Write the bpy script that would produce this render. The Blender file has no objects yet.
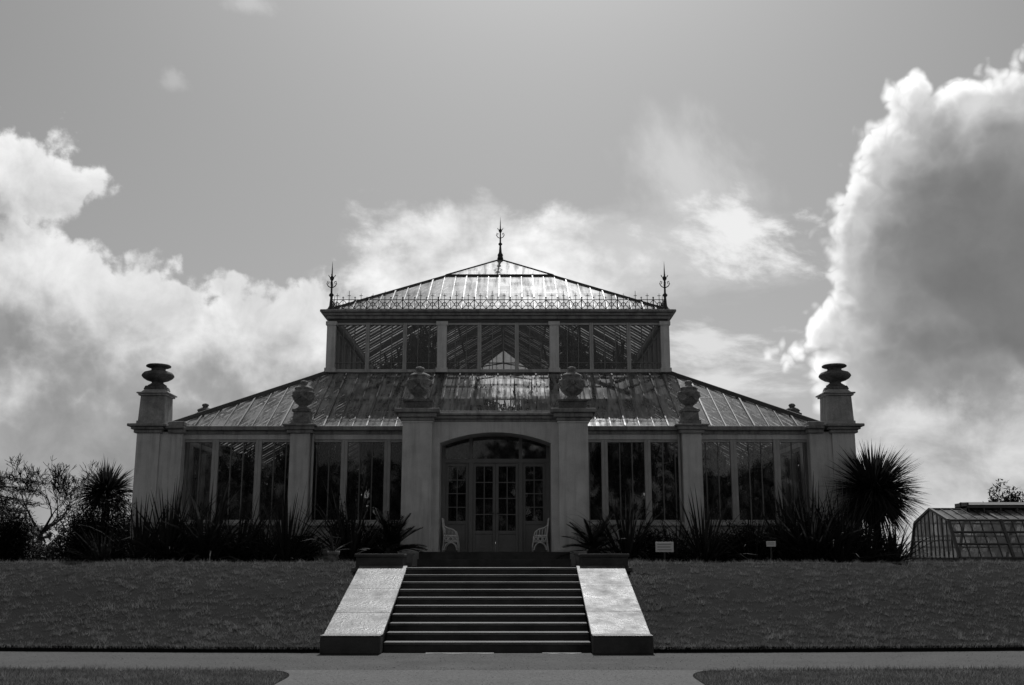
import bpy, math, random
from mathutils import Vector, Matrix
from mathutils import noise as mnoise
R = math.radians
rnd = random.Random(7)
sc = bpy.context.scene
COL = sc.collection

# ------------------------------------------------------------------ camera
TILT = R(11.7); F = 1041.0
cam = bpy.data.cameras.new('camera'); camo = bpy.data.objects.new('camera', cam); COL.objects.link(camo)
camo.location = (0.43, 0, 1.6); camo.rotation_euler = (R(90) + TILT, 0, 0)
cam.sensor_width = 36; cam.lens = 36 * F / 1024; cam.clip_start = .1; cam.clip_end = 6000
sc.camera = camo
CT, ST = math.cos(TILT), math.sin(TILT)

def ray(px, py):
    a, b = (px - 512) / F, (342.5 - py) / F
    return a, CT - b * ST, ST + b * CT
def at(px, py, Y):                       # picture position seen at real distance Y -> X, Z
    x, y, z = ray(px, py)
    return .43 + x * Y / y, 1.6 + z * Y / y
def azel(px, py):
    x, y, z = ray(px, py)
    return math.atan2(x, y), math.asin(z / math.sqrt(x * x + y * y + z * z))

# ------------------------------------------------------------------ materials
def nodes_of(m):
    m.use_nodes = True; nt = m.node_tree; nt.nodes.clear(); return nt
class NT:
    """small helper for writing node graphs"""
    def __init__(s, nt): s.nt = nt
    def n(s, typ, **kw):
        nd = s.nt.nodes.new(typ)
        for k, v in kw.items(): setattr(nd, k, v)
        return nd
    def put(s, sock, v):
        if v is None: return
        if hasattr(v, 'is_output'): s.nt.links.new(v, sock)
        else: sock.default_value = v
    def m(s, op, a, b=None, c=None, clamp=False):
        nd = s.n('ShaderNodeMath', operation=op); nd.use_clamp = clamp
        for i, v in enumerate((a, b, c)): s.put(nd.inputs[i], v)
        return nd.outputs[0]
    def v(s, op, a, b=None):
        nd = s.n('ShaderNodeVectorMath', operation=op)
        s.put(nd.inputs[0], a)
        if op == 'SCALE': s.put(nd.inputs['Scale'], b)
        elif b is not None: s.put(nd.inputs[1], b)
        return nd.outputs['Value'] if op in ('LENGTH', 'DOT_PRODUCT', 'DISTANCE') else nd.outputs[0]
    dims = '3D'
    def noise(s, vec, scale, detail=4, rough=.55, dist=0.0, lac=2.0):
        nd = s.n('ShaderNodeTexNoise', noise_dimensions=s.dims); s.put(nd.inputs['Vector'], vec)
        nd.inputs['Scale'].default_value = scale; nd.inputs['Detail'].default_value = detail
        nd.inputs['Roughness'].default_value = rough; nd.inputs['Distortion'].default_value = dist
        nd.inputs['Lacunarity'].default_value = lac
        return nd.outputs[0]
    def ss(s, x, a, b, lo=0.0, hi=1.0):
        nd = s.n('ShaderNodeMapRange', interpolation_type='SMOOTHSTEP')
        s.put(nd.inputs[0], x); s.put(nd.inputs[1], a); s.put(nd.inputs[2], b); s.put(nd.inputs[3], lo); s.put(nd.inputs[4], hi)
        return nd.outputs[0]
    def lin(s, x, a, b, lo=0.0, hi=1.0):
        nd = s.n('ShaderNodeMapRange'); s.put(nd.inputs[0], x)
        for i, q in enumerate((a, b, lo, hi)): s.put(nd.inputs[i + 1], q)
        return nd.outputs[0]
    def mixf(s, f, a, b):
        nd = s.n('ShaderNodeMix', data_type='FLOAT'); s.put(nd.inputs[0], f); s.put(nd.inputs[2], a); s.put(nd.inputs[3], b)
        return nd.outputs[0]
    def grey(s, x):
        nd = s.n('ShaderNodeCombineColor'); 
        for i in range(3): s.put(nd.inputs[i], x)
        return nd.outputs[0]
    def mixs(s, f, a, b):
        nd = s.n('ShaderNodeMixShader'); s.put(nd.inputs[0], f); s.put(nd.inputs[1], a); s.put(nd.inputs[2], b); return nd.outputs[0]

def surf(name, base, rough=.8, var=.25, scale=3.0, spec=.3, bump=0.0, bscale=40.0, streak=0.0, blotch=0.0, metal=0.0, grain=None, bls=1.1, rv=.12):
    """opaque procedural surface: mottled grey value, optional rain streaks, blotches and bump"""
    m = bpy.data.materials.new(name); nt = nodes_of(m); g = NT(nt)
    pos = g.n('ShaderNodeNewGeometry').outputs['Position']
    n1 = g.noise(pos, scale, 6, .6)
    val = g.m('MULTIPLY', g.lin(n1, .3, .7, 1 - var, 1 + var), base)
    if streak:
        sv = g.v('MULTIPLY', pos, (7, 7, .5))
        val = g.m('MULTIPLY', val, g.ss(g.noise(sv, 1.0, 5, .65), .42, .7, 1, 1 - streak))
    if blotch:
        val = g.m('MULTIPLY', val, g.ss(g.noise(pos, bls, 7, .7), .45, .7, 1, 1 - blotch))
    val = g.m('MULTIPLY', val, g.lin(g.noise(pos, bscale, 2, .5), .3, .7, 1 - (var * .5 if grain is None else grain), 1 + (var * .5 if grain is None else grain)))
    p = g.n('ShaderNodeBsdfPrincipled'); nt.links.new(g.grey(val), p.inputs['Base Color'])
    p.inputs['Specular IOR Level'].default_value = spec; p.inputs['Metallic'].default_value = metal
    nt.links.new(g.lin(n1, .3, .7, max(0, rough - rv), min(1, rough + rv)), p.inputs['Roughness'])
    if bump:
        b = g.n('ShaderNodeBump'); b.inputs['Strength'].default_value = bump; b.inputs['Distance'].default_value = .02
        nt.links.new(g.noise(pos, bscale, 4, .65), b.inputs['Height']); nt.links.new(b.outputs[0], p.inputs['Normal'])
    o = g.n('ShaderNodeOutputMaterial'); nt.links.new(p.outputs[0], o.inputs[0])
    return m

def leafmat(name, base, trans=.35, rough=.45, spec=.4):
    m = bpy.data.materials.new(name); nt = nodes_of(m); g = NT(nt)
    pos = g.n('ShaderNodeNewGeometry').outputs['Position']
    ri = g.n('ShaderNodeNewGeometry').outputs['Random Per Island']
    val = g.m('MULTIPLY', g.lin(g.noise(pos, 1.7, 4, .6), .3, .7, .6, 1.4), g.m('MULTIPLY', g.lin(ri, 0, 1, .55, 1.5), base))
    p = g.n('ShaderNodeBsdfPrincipled'); nt.links.new(g.grey(val), p.inputs['Base Color'])
    p.inputs['Roughness'].default_value = rough; p.inputs['Specular IOR Level'].default_value = spec
    t = g.n('ShaderNodeBsdfTranslucent'); nt.links.new(g.grey(g.m('MULTIPLY', val, 1.2)), t.inputs[0])
    o = g.n('ShaderNodeOutputMaterial'); nt.links.new(g.mixs(trans, p.outputs[0], t.outputs[0]), o.inputs[0])
    return m

def glassmat(name, dirt=.08, dirtvar=.3, tint=.85, rough=.03, streakscale=(9, 9, 1.2), whiten=.5, refl=1.0, wavy=.03, cellvar=.5):
    """thin old glass: clear part, mirror part by Fresnel, and uneven films of dirt that scatter the light"""
    m = bpy.data.materials.new(name); nt = nodes_of(m); g = NT(nt)
    pos = g.n('ShaderNodeNewGeometry').outputs['Position']
    tr = g.n('ShaderNodeBsdfTransparent'); tr.inputs[0].default_value = (tint,) * 3 + (1,)
    gl = g.n('ShaderNodeBsdfGlossy'); gl.inputs['Roughness'].default_value = rough; gl.inputs[0].default_value = (.9, .9, .9, 1)
    wav = g.n('ShaderNodeBump'); wav.inputs['Strength'].default_value = wavy; wav.inputs['Distance'].default_value = .02
    nt.links.new(g.noise(pos, 2.6, 2, .5), wav.inputs['Height']); nt.links.new(wav.outputs[0], gl.inputs['Normal'])
    fr = g.n('ShaderNodeFresnel'); fr.inputs[0].default_value = 1.5
    fac = g.m('MULTIPLY', fr.outputs[0], 1.6 * refl, clamp=True)
    clean = g.mixs(fac, tr.outputs[0], gl.outputs[0])
    df = g.n('ShaderNodeBsdfDiffuse'); tl = g.n('ShaderNodeBsdfTranslucent')
    for q in (df, tl): q.inputs[0].default_value = (whiten,) * 3 + (1,)
    film = g.mixs(.5, df.outputs[0], tl.outputs[0])
    st = g.noise(g.v('MULTIPLY', pos, streakscale), 1.0, 5, .65)
    bl = g.noise(pos, .9, 5, .6)
    cell = g.n('ShaderNodeTexWhiteNoise', noise_dimensions='3D')
    sn = g.n('ShaderNodeVectorMath', operation='SNAP'); nt.links.new(pos, sn.inputs[0]); sn.inputs[1].default_value = (.385, .385, .62)
    nt.links.new(sn.outputs[0], cell.inputs[0])
    amt = g.m('ADD', g.ss(g.m('ADD', g.m('MULTIPLY', st, .6), g.m('MULTIPLY', bl, .4)), .44, .62, 0, dirtvar),
              g.lin(cell.outputs['Value'], 0, 1, dirt * (1 - cellvar), dirt * (1 + cellvar)))
    o = g.n('ShaderNodeOutputMaterial'); nt.links.new(g.mixs(g.m('MINIMUM', amt, .95), clean, film), o.inputs[0])
    return m

PAINT = surf('weathered_white_paint', .76, .6, .14, 1.5, .3, .05, 60, streak=.22, blotch=.16)
FRAME = surf('window_paint', .52, .55, .15, 3, .3, 0, 60, streak=.2)
BARP = surf('glazing_bar_old_paint', .24, .6, .2, 4, .3, 0, 60, streak=.3)
PLINTH = surf('weathered_plinth', .50, .8, .3, 3, .25, .3, 30, streak=.3, blotch=.35)
ROOFB = surf('glazing_bar_paint', .12, .5, .3, 5, .4)
DARKIRON = surf('dark_iron', .05, .5, .3, 8, .4)
GREYIRON = surf('grey_painted_iron', .09, .5, .25, 6, .4)
CORN = surf('cornice_stone', .36, .8, .25, 3, .3, .1, 40, streak=.45)
STONE = surf('urn_stone', .17, .85, .45, 6, .25, .8, 26, blotch=.5)
PALESTONE = surf('pale_urn_stone', .27, .85, .5, 7, .25, 1.0, 24, blotch=.4)
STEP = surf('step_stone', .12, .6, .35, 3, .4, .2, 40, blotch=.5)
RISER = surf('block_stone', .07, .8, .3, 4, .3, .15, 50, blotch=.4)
SLAB = surf('worn_slab', .17, .50, .5, 2.4, .5, .6, 16, blotch=.65, grain=.3, bls=3.0, rv=.2)
SHAFT = surf('white_cast_iron', .88, .45, .1, 8, .4)
DOORP = surf('door_paint', .21, .5, .12, 3, .35, 0, 60, streak=.12)
SOIL = surf('dark_soil', .035, .95, .4, 5, .2, .5, 12)
POT = surf('terracotta', .22, .85, .3, 9, .2, .1, 50)
SIGNM = surf('pale_sign', .85, .5, .05, 3, .4)
SIGNT = surf('sign_ink', .2, .6, .05, 3, .3)
BARK = surf('bark', .03, .9, .4, 6, .2, .4, 20)
LEAF = leafmat('strap_leaf', .040, .22, .7, .10)
LEAFD = leafmat('dark_shrub_leaf', .02, .18, .6, .15)
LEAFI = leafmat('indoor_leaf', .032, .4)
CEDAR = leafmat('cedar_needles', .03, .2, .7, .2)
GRASSM = leafmat('grass_blade', .165, .35, .6, .25)
G_WIN = glassmat('window_glass', .03, .11, .68, .03, (5, 5, .8), .3, .7, .02)
G_LOW = glassmat('lower_roof_glass', .24, .72, .93, .32, (7, .8, .8), .70, .2, .03)
G_UP = glassmat('upper_roof_glass', .46, .36, .85, .45, (7, .6, .6), .74, .26, .03, .2)
G_GH = glassmat('small_glasshouse_glass', .5, .4, .55, .1, (5, 5, 1), .42, .5, .04)

# ------------------------------------------------------------------ mesh helpers
class MB:
    def __init__(s): s.v = []; s.f = []
    def add(s, vs, fs):
        b = len(s.v); s.v += [tuple(q) for q in vs]; s.f += [tuple(i + b for i in f) for f in fs]
    def box(s, x0, x1, y0, y1, z0, z1):
        s.add([(x0,y0,z0),(x1,y0,z0),(x1,y1,z0),(x0,y1,z0),(x0,y0,z1),(x1,y0,z1),(x1,y1,z1),(x0,y1,z1)],
              [(0,3,2,1),(4,5,6,7),(0,1,5,4),(1,2,6,5),(2,3,7,6),(3,0,4,7)])
    def cbox(s, x, y, z0, z1, wx, wy): s.box(x - wx / 2, x + wx / 2, y - wy / 2, y + wy / 2, z0, z1)
    def frust(s, x, y, z0, z1, wx0, wy0, wx1, wy1):
        vs = [(x + a * w / 2, y + b * h / 2, z) for z, w, h in ((z0, wx0, wy0), (z1, wx1, wy1)) for a, b in ((-1,-1),(1,-1),(1,1),(-1,1))]
        s.add(vs, [(0,3,2,1),(4,5,6,7),(0,1,5,4),(1,2,6,5),(2,3,7,6),(3,0,4,7)])
    def bar(s, p, q, w, h, up=(0, 0, 1), off=0.0):
        """square bar from p to q, width w sideways, height h along up (offset off along up)"""
        p, q, up = Vector(p), Vector(q), Vector(up)
        d = (q - p).normalized(); a = d.cross(up)
        if a.length < 1e-4: a = d.cross(Vector((1, 0, 0)))
        a.normalize(); u = a.cross(d).normalized(); p = p + u * off; q = q + u * off
        vs = [c + a * (i * w / 2) + u * (j * h / 2) for c in (p, q) for i, j in ((-1,-1),(1,-1),(1,1),(-1,1))]
        s.add(vs, [(0,3,2,1),(4,5,6,7),(0,1,5,4),(1,2,6,5),(2,3,7,6),(3,0,4,7)])
    def tube(s, pts, rs, n=6):
        pts = [Vector(p) for p in pts]
        if not isinstance(rs, (list, tuple)): rs = [rs] * len(pts)
        ref = Vector((0, 0, 1)); vs = []
        for i, p in enumerate(pts):
            d = (pts[min(i + 1, len(pts) - 1)] - pts[max(i - 1, 0)]).normalized()
            a = d.cross(ref)
            if a.length < .05: a = d.cross(Vector((0, 1, 0)))
            a.normalize(); b = d.cross(a)
            vs += [p + (a * math.cos(k * 2 * math.pi / n) + b * math.sin(k * 2 * math.pi / n)) * rs[i] for k in range(n)]
        fs = [(i * n + k, i * n + (k + 1) % n, (i + 1) * n + (k + 1) % n, (i + 1) * n + k) for i in range(len(pts) - 1) for k in range(n)]
        fs += [tuple(range(n))[::-1], tuple((len(pts) - 1) * n + k for k in range(n))]
        s.add(vs, fs)
    def ring(s, c, r, t, axis='y', n=12, m=4):
        vs = []; 
        for i in range(n):
            a = 2 * math.pi * i / n
            for k in range(m):
                b = 2 * math.pi * k / m; rr = r + t * math.cos(b); h = t * math.sin(b)
                u, w = rr * math.cos(a), rr * math.sin(a)
                vs.append((c[0] + u, c[1] + h, c[2] + w) if axis == 'y' else (c[0] + h, c[1] + u, c[2] + w))
        s.add(vs, [(i * m + k, ((i + 1) % n) * m + k, ((i + 1) % n) * m + (k + 1) % m, i * m + (k + 1) % m) for i in range(n) for k in range(m)])
    def lathe(s, prof, c=(0, 0, 0), n=24, flute=None):
        vs = []
        for r, z in prof:
            for k in range(n):
                a = 2 * math.pi * k / n
                rr = r * (1 + (flute(r, z, a) if flute else 0))
                vs.append((c[0] + rr * math.cos(a), c[1] + rr * math.sin(a), c[2] + z))
        fs = [(i * n + k, i * n + (k + 1) % n, (i + 1) * n + (k + 1) % n, (i + 1) * n + k) for i in range(len(prof) - 1) for k in range(n)]
        fs += [tuple(range(n))[::-1], tuple((len(prof) - 1) * n + k for k in range(n))]
        s.add(vs, fs)
    def quad(s, *p): s.add(p, [tuple(range(len(p)))])
    def leaf(s, o, d, L, w, bend, seg=4, fold=0.0, tip=.05):
        """strap leaf from o in direction d, drooping by bend"""
        o, d = Vector(o), Vector(d).normalized()
        side = d.cross(Vector((0, 0, 1)))
        if side.length < .05: side = Vector((1, 0, 0))
        side.normalize()
        tw = rnd.uniform(-.6, .6); side = (side * math.cos(tw) + d.cross(side) * math.sin(tw)).normalized()
        p = o.copy(); vs = []
        for i in range(seg + 1):
            f = i / seg
            ww = w * (.55 + .9 * f if f < .35 else (.865 * (1 - (f - .35) / .65) ** .7)) + tip * w * (1 - f)
            if i == seg: ww = w * .04
            vs += [p - side * ww / 2, p + side * ww / 2]
            d = (d + Vector((0, 0, -bend / seg * (.4 + 1.2 * f)))).normalized(); p = p + d * (L / seg)
        s.add(vs, [(2 * i, 2 * i + 1, 2 * i + 3, 2 * i + 2) for i in range(seg)])
    def build(s, name, mat, parent=None, smooth=False, bevel=0.0, loc=None):
        me = bpy.data.meshes.new(name); me.from_pydata(s.v, [], s.f); me.materials.append(mat)
        if smooth: me.shade_smooth()
        me.update()
        o = bpy.data.objects.new(name, me); COL.objects.link(o)
        if parent is not None: o.parent = parent
        if loc is not None: o.location = loc
        if bevel:
            b = o.modifiers.new('bevel', 'BEVEL'); b.width = bevel; b.segments = 2; b.limit_method = 'ANGLE'
        return o
def tag(o, label=None, cat=None, group=None, kind=None):
    if label: o['label'] = label
    if cat: o['category'] = cat
    if group: o['group'] = group
    if kind: o['kind'] = kind
    return o
def empty(name, loc=(0, 0, 0), rz=0.0, parent=None):
    o = bpy.data.objects.new(name, None); COL.objects.link(o); o.location = loc; o.rotation_euler = (0, 0, rz)
    o.empty_display_size = .2
    if parent is not None: o.parent = parent
    return o
def copy_tree(o, parent=None):
    c = o.copy(); COL.objects.link(c)
    if parent is not None: c.parent = parent
    for ch in [q for q in bpy.data.objects if q.parent == o]: copy_tree(ch, c)
    return c

# ------------------------------------------------------------------ ground
def far_edge(x): return 18.55 + .0055 * min(abs(x), 14) ** 2
def near_edge(x): return 15.7 + .004 * min(abs(x), 14) ** 2
TERR = 1.4
def bank(x, y):
    """height of the ground: flat, a turf kerb, the bank, then the terrace"""
    e = far_edge(x); 
    if y <= e: return 0.0
    if y <= e + .03: return .10 * (y - e) / .03
    f = min(1, (y - e - .03) / 4.75); top = 1.50 if abs(x) > 3 else 1.47
    f2 = f + .05 * math.sin(f * math.pi * 2) * -.6
    h = .10 + (top - .10) * f2
    if f > .3: h += .035 * (f - .3) * (mnoise.noise((x * .55, y * .4, 2)) + .5 * mnoise.noise((x * 1.9, y * 1.1, 5)))
    if y > e + 6.2: h = top - (top - TERR) * min(1, (y - e - 6.2) / .6)
    return h
def ground_mesh():
    xs = [-2500, -900, -300, -120, -60, -40, -30] + [-24 + .5 * i for i in range(97)] + [30, 40, 60, 120, 300, 900, 2500]
    xs = sorted(set(xs + [-2.86, -2.84, 2.84, 2.86]))
    base = [-400, -100, -30, -5, 4, 9, 12, 14]
    ms = MB(); rows = []
    for x in xs:
        e = far_edge(x); inst = abs(x) < 2.85
        ys = base + [e - 2, e - 1, e, e + .03] + [e + .03 + 4.75 * k / 20 for k in range(1, 21)] + [e + 5.4, e + 6.2, e + 6.8, 30, 40, 60, 100, 200, 400, 1000, 3500]
        row = []
        for y in ys:
            z = bank(x, y)
            if inst: z = 0 if y < 22.0 else min(z, 1.3 if y < 24 else TERR) if y > 22 else 0
            if inst and y < e + 4.9: z = -.02 if y > e - .01 else 0
            row.append((x, y, z))
        rows.append(row)
    n = len(rows[0])
    vs = [p for r in rows for p in r]
    fs = [(i * n + j, (i + 1) * n + j, (i + 1) * n + j + 1, i * n + j + 1) for i in range(len(xs) - 1) for j in range(n - 1)]
    ms.add(vs, fs); return ms
LAWN = surf('lawn_turf', .014, .95, .4, 4, .1, .8, 60, blotch=.3)
g = ground_mesh().build('ground', LAWN); tag(g, kind='structure')

PATHM = surf('gravelled_tarmac', .068, .85, .3, 1.2, .3, .8, 20, blotch=.22, grain=.3)
PATH2 = surf('fine_gravel', .112, .85, .3, 1.3, .3, .8, 22, blotch=.18, grain=.3)
pm = MB(); xs = [-60, -40, -25] + [-16 + i * .5 for i in range(65)] + [25, 40, 60]
for a, b in zip(xs, xs[1:]):
    pm.quad((a, near_edge(a), .004), (b, near_edge(b), .004), (b, far_edge(b), .004), (a, far_edge(a), .004))
tag(pm.build('path', PATHM), kind='structure')
pm = MB(); L0, R0 = -2.62, 2.9; edge = []
for k in range(9):                                            # flared mouth of the approach path
    f = k / 8; edge.append((1.1 * (1 - math.sin(f * math.pi / 2)), 15.78 - 1.1 * (1 - math.cos(f * math.pi / 2))))
for (wa, ya), (wb, yb) in zip(edge, edge[1:]):
    pm.quad((L0 - wa * .5, ya, .008), (L0 - wb * .5, yb, .008), (R0 + wb * .5, yb, .008), (R0 + wa * .5, ya, .008))
pm.quad((L0, edge[-1][1], .008), (L0, -20, .008), (R0, -20, .008), (R0, edge[-1][1], .008))
tag(pm.build('approach_path', PATH2), kind='structure')
wm = MB()  # two thin pale strips on the path at the stair foot
for xa, xb in ((-1.05, .12), (.95, 1.62)):
    n = 8; lo = [(xa + (xb - xa) * k / n, 18.45 + .06 * math.sin(k * 1.7 + xa), .008) for k in range(n + 1)]
    wm.add(lo + [(xb, 18.62, .008), (xa, 18.62, .008)], [tuple(range(n + 3))])
tag(wm.build('pale_path_strips', surf('pale_strip_surface', .22, .7, .3, 5, .35, .2, 50)), kind='structure')
# paved strip and planting bed of the terrace
tm = MB(); tm.box(-3.0, 3.0, 22.75, 27.95, 1.2, 1.40); tag(tm.build('terrace_paving', STEP), kind='structure')
tm = MB()
for s in (-1, 1):
    x0, x1 = sorted((s * 3.2, s * 14)); tm.quad((x0, 25.2, 1.412), (x1, 25.2, 1.412), (x1, 27.6, 1.412), (x0, 27.6, 1.412))
tag(tm.build('planting_bed', SOIL), kind='structure')

# loose grit on the paths (countless: one object)
gg = random.Random(5); sm = MB()
for i in range(5000):
    x = gg.uniform(-9.5, 9.5) if i % 2 else gg.uniform(-2.5, 2.8); y = gg.uniform(near_edge(x), far_edge(x)) if i % 2 else gg.uniform(13.2, 16.2)
    r = gg.uniform(.003, .009); a = gg.uniform(0, 6.28)
    vs = [(x + r * math.cos(a + k * 2.09), y + r * math.sin(a + k * 2.09), .006) for k in range(3)] + [(x, y, .006 + r * gg.uniform(.6, 1.1))]
    sm.add(vs, [(0, 1, 3), (1, 2, 3), (2, 0, 3)])
tag(sm.build('loose_gravel', surf('grit', .13, .8, .5, 30, .3, 0, 90, grain=.6)), kind='stuff')

# grass blades (countless: one object)
gr = random.Random(3); gm = MB()
def blade(x, y, z, h, w):
    a = gr.uniform(0, math.pi); dx, dy = math.cos(a) * w / 2, math.sin(a) * w / 2
    lx, ly = gr.gauss(0, .5) * h, gr.gauss(-.1, .5) * h
    gm.add([(x - dx, y - dy, z), (x + dx, y + dy, z), (x + lx, y + ly, z + h)], [(0, 1, 2)])
def patchy(x, y): return max(0, min(1, .52 + 1.0 * mnoise.noise((x * 3.6, y * 6.5, 0)) + .6 * mnoise.noise((x * 9, y * 15, 3)) + .3 * mnoise.noise((x * .5, y * .9, 8))))
for i in range(250000):
    x = gr.uniform(-14, 14)
    if abs(x) < 2.88: continue
    e = far_edge(x); f = gr.random(); y = e + .015 + 5.2 * f ** 1.15
    pt = patchy(x, y)
    if gr.random() > .03 + 1.35 * pt * pt ** .5: continue
    blade(x, y, bank(x, y) - .01, gr.uniform(.025, .06) * (.25 + 2.0 * pt * pt), .010)
for i in range(9000):                                        # rough turf along the cut edge
    x = gr.uniform(-14, 14)
    if abs(x) < 2.88: continue
    e = far_edge(x); blade(x, e + gr.uniform(0, .06), .06, gr.uniform(.04, .1), .012)
for i in range(60000):
    x = gr.uniform(-9, 9); y = gr.uniform(13.4, 15.9)
    if y > near_edge(x) + .03: continue
    fl = .55 * (1 - math.sin(math.acos(max(0, min(1, 1 - (15.78 - y) / 1.1))))) if y > 14.68 else 0
    if L0 - fl - .03 < x < R0 + fl + .03: continue
    blade(x, y, 0, gr.uniform(.025, .06), .008)
for i in range(5000):                                        # uneven longer tufts along the crest
    x = gr.uniform(-14, 14)
    if abs(x) < 2.95: continue
    y = far_edge(x) + gr.uniform(4.4, 5.4); blade(x, y, bank(x, y) - .01, gr.uniform(.03, .10) * (.4 + patchy(x, 3)), .011)
for i in range(3500):                                        # ragged turf hanging over the path edges
    x = gr.uniform(-9, 9)
    if -3.3 < x < 3.6: continue
    blade(x, near_edge(x) + gr.uniform(-.03, .05) * patchy(x, 1), 0, gr.uniform(.03, .09), .012)
tag(gm.build('grass', GRASSM), kind='stuff')

# ------------------------------------------------------------------ garden steps
steps = empty('stone_staircase', (0, 18.75, 0)); SY = 18.75
tag(steps, 'broad flight of dark stone garden steps with pale sloping side slabs, rising from the path', 'steps')
zs = [0] + [.17 + .137 * k for k in range(10)]
for k in range(1, 11):
    m = MB(); y0 = .4 * (k - 1)
    y1 = y0 + .44 if k < 10 else y0 + .5
    m.box(-1.8, 1.8, y0 + .03, y1, max(0, zs[k] - .34), zs[k] - .045)
    m.build('riser', RISER, steps)
    t = MB(); t.box(-1.795, 1.795, y0, y1 - .003, zs[k] - .045, zs[k]); t.build('step', STEP, steps, bevel=.006)
for s in (-1, 1):
    x0, x1 = sorted((s * 1.80, s * 2.83))
    m = MB()                                     # body of the side wall
    m.add([(x, y, z) for x in (x0 + .03, x1 - .03) for y, z in ((-.1, 0), (-.1, .22), (4.05, 1.34), (4.75, 1.40), (4.75, 0))],
          [(0, 1, 2, 3, 4), (9, 8, 7, 6, 5), (0, 5, 6, 1), (1, 6, 7, 2), (2, 7, 8, 3), (3, 8, 9, 4), (4, 9, 5, 0)])
    body = m.build('side_wall', RISER, steps)
    m = MB(); m.box(x0 - .0, x1, -.45, -.1, 0, .29); m.build('end_block', RISER, body, bevel=.025)
    m = MB(); m.box(x0 - .0, x1, -.45, -.1, .293, .315); m.build('end_cap', SLAB, body, bevel=.008)
    cuts = [0, .27, .62, 1.0] if s < 0 else [0, .29, .66, 1.0]
    for a, b in zip(cuts, cuts[1:]):
        def P(f, dz): return -.1 + 4.12 * f, .255 + 1.125 * f + dz
        m = MB(); e = .012
        (ya, za), (yb, zb) = P(a, 0), P(b, 0)
        m.add([(x, y, z) for x in (x0, x1) for y, z in ((ya + e, za), (yb - e, zb), (yb - e, zb + .06), (ya + e, za + .06))],
              [(0, 1, 2, 3), (7, 6, 5, 4), (0, 4, 5, 1), (1, 5, 6, 2), (2, 6, 7, 3), (3, 7, 4, 0)])
        m.build('slab', SLAB, body, bevel=.01)
    b0, b1 = sorted((s * 1.88, s * 2.95)); m = MB(); m.box(b0 + .03, b1 - .03, 4.06, 4.75, 1.36, 1.62); m.box(b0, b1, 4.03, 4.78, 1.622, 1.69)
    m.build('top_block', RISER, body, bevel=.015)

porch_steps = empty('porch_steps', (0, 25.6, TERR))
tag(porch_steps, 'two low dark steps in the shade below the glasshouse door', 'steps')
for k in range(2):
    m = MB(); m.box(-1.85, 1.85, .4 * k, .4 * k + .43 if k == 0 else .84, max(-.02, .175 * k - .1), .175 * (k + 1)); m.build('step', RISER, porch_steps, bevel=.01)

# ------------------------------------------------------------------ the glasshouse
GH = empty('glasshouse', (0, 28, TERR))
tag(GH, 'large ornate white Victorian glasshouse with tiered glass roof, pillared porch and iron cresting', 'glasshouse')
OFF = Vector((0, -28, -TERR))
def gpart(mb, name, mat, parent=None, **kw):
    """build in world coordinates, as a part of the glasshouse (or a sub-part of one of its parts)"""
    o = mb.build(name, mat, parent or GH, **kw)
    if parent is None: o.location = OFF
    return o
YF, YB, HW = 28.0, 62.0, 8.8
CY0, CY1, CW = 31.6, 58.4, 5.2
FLOOR = 1.75
m = MB(); m.box(-8.7, 8.7, 28.1, 61.9, 1.3, 1.72); gpart(m, 'floor', SOIL)
# plinth walls with sill
def wall_run(p, q, z0, z1, t, mat, name, bevel=0.01, out=0.0):
    m = MB(); m.bar((p[0], p[1], (z0 + z1) / 2), (q[0], q[1], (z0 + z1) / 2), t, z1 - z0); return gpart(m, name, mat, bevel=bevel)
for x0, x1 in ((-8.66, -1.75), (1.75, 8.66)):
    wall_run((x0, YF), (x1, YF), 1.35, 2.43, .30, PAINT, 'plinth_wall')
    wall_run((x0, YF - .03), (x1, YF - .03), 2.433, 2.52, .42, PAINT, 'sill')
for s in (-1, 1):
    wall_run((s * HW, 28.6), (s * HW, 61.4), 1.35, 2.43, .30, PAINT, 'plinth_wall')
    wall_run((s * HW, 28.6), (s * HW, 61.4), 2.433, 2.52, .40, PAINT, 'sill')
wall_run((-8.66, YB), (8.66, YB), 1.35, 2.43, .30, PAINT, 'plinth_wall')

# windows: one of each kind, then copies sharing its meshes
def make_window(name, w, h, stile, low_bar):
    m = MB(); d = .07
    m.box(-w / 2 + .001, -w / 2 + stile, -d, d, 0, h); m.box(w / 2 - stile, w / 2 - .001, -d, d, 0, h)
    m.box(-w / 2 + stile, w / 2 - stile, -d + .02, d - .02, 0, .07); m.box(-w / 2 + stile, w / 2 - stile, -d + .02, d - .02, h - .07, h)
    fr = m.build(name, FRAME, GH, bevel=.008)
    b = MB(); iw = w - 2 * stile
    for k in (1, 2):
        x = -iw / 2 + iw * k / 3; b.box(x - .013, x + .013, -.035, .03, .07, h - .07)
    if low_bar: b.box(-iw / 2, iw / 2, -.031, .028, .26, .285)
    b.build('glazing_bar', BARP, fr)
    p = MB(); p.quad((-iw / 2, 0, .05), (iw / 2, 0, .05), (iw / 2, 0, h - .05), (-iw / 2, 0, h - .05)); p.build('pane', G_WIN, fr)
    return fr
def place(w0, spots):
    for i, (x, y, z, rz) in enumerate(spots):
        o = w0 if i == 0 else copy_tree(w0, GH)
        o.location = Vector((x, y, z)) + OFF; o.rotation_euler = (0, 0, rz)
PITCH = 1.155; WZ, WH = 2.52, 2.20
spots = []
for s in (-1, 1):
    for k in range(3): spots.append((s * (5.22 + PITCH * (k + .5)), YF, WZ, 0))
    for k in range(3): spots.append((s * (5.22 - PITCH * (k + .5)), YF, WZ, 0))
ns = 27; sp = (61.3 - 28.7) / ns
for k in range(ns):
    for s in (-1, 1): spots.append((s * HW, 28.7 + sp * (k + .5), WZ, s * R(90)))
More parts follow.
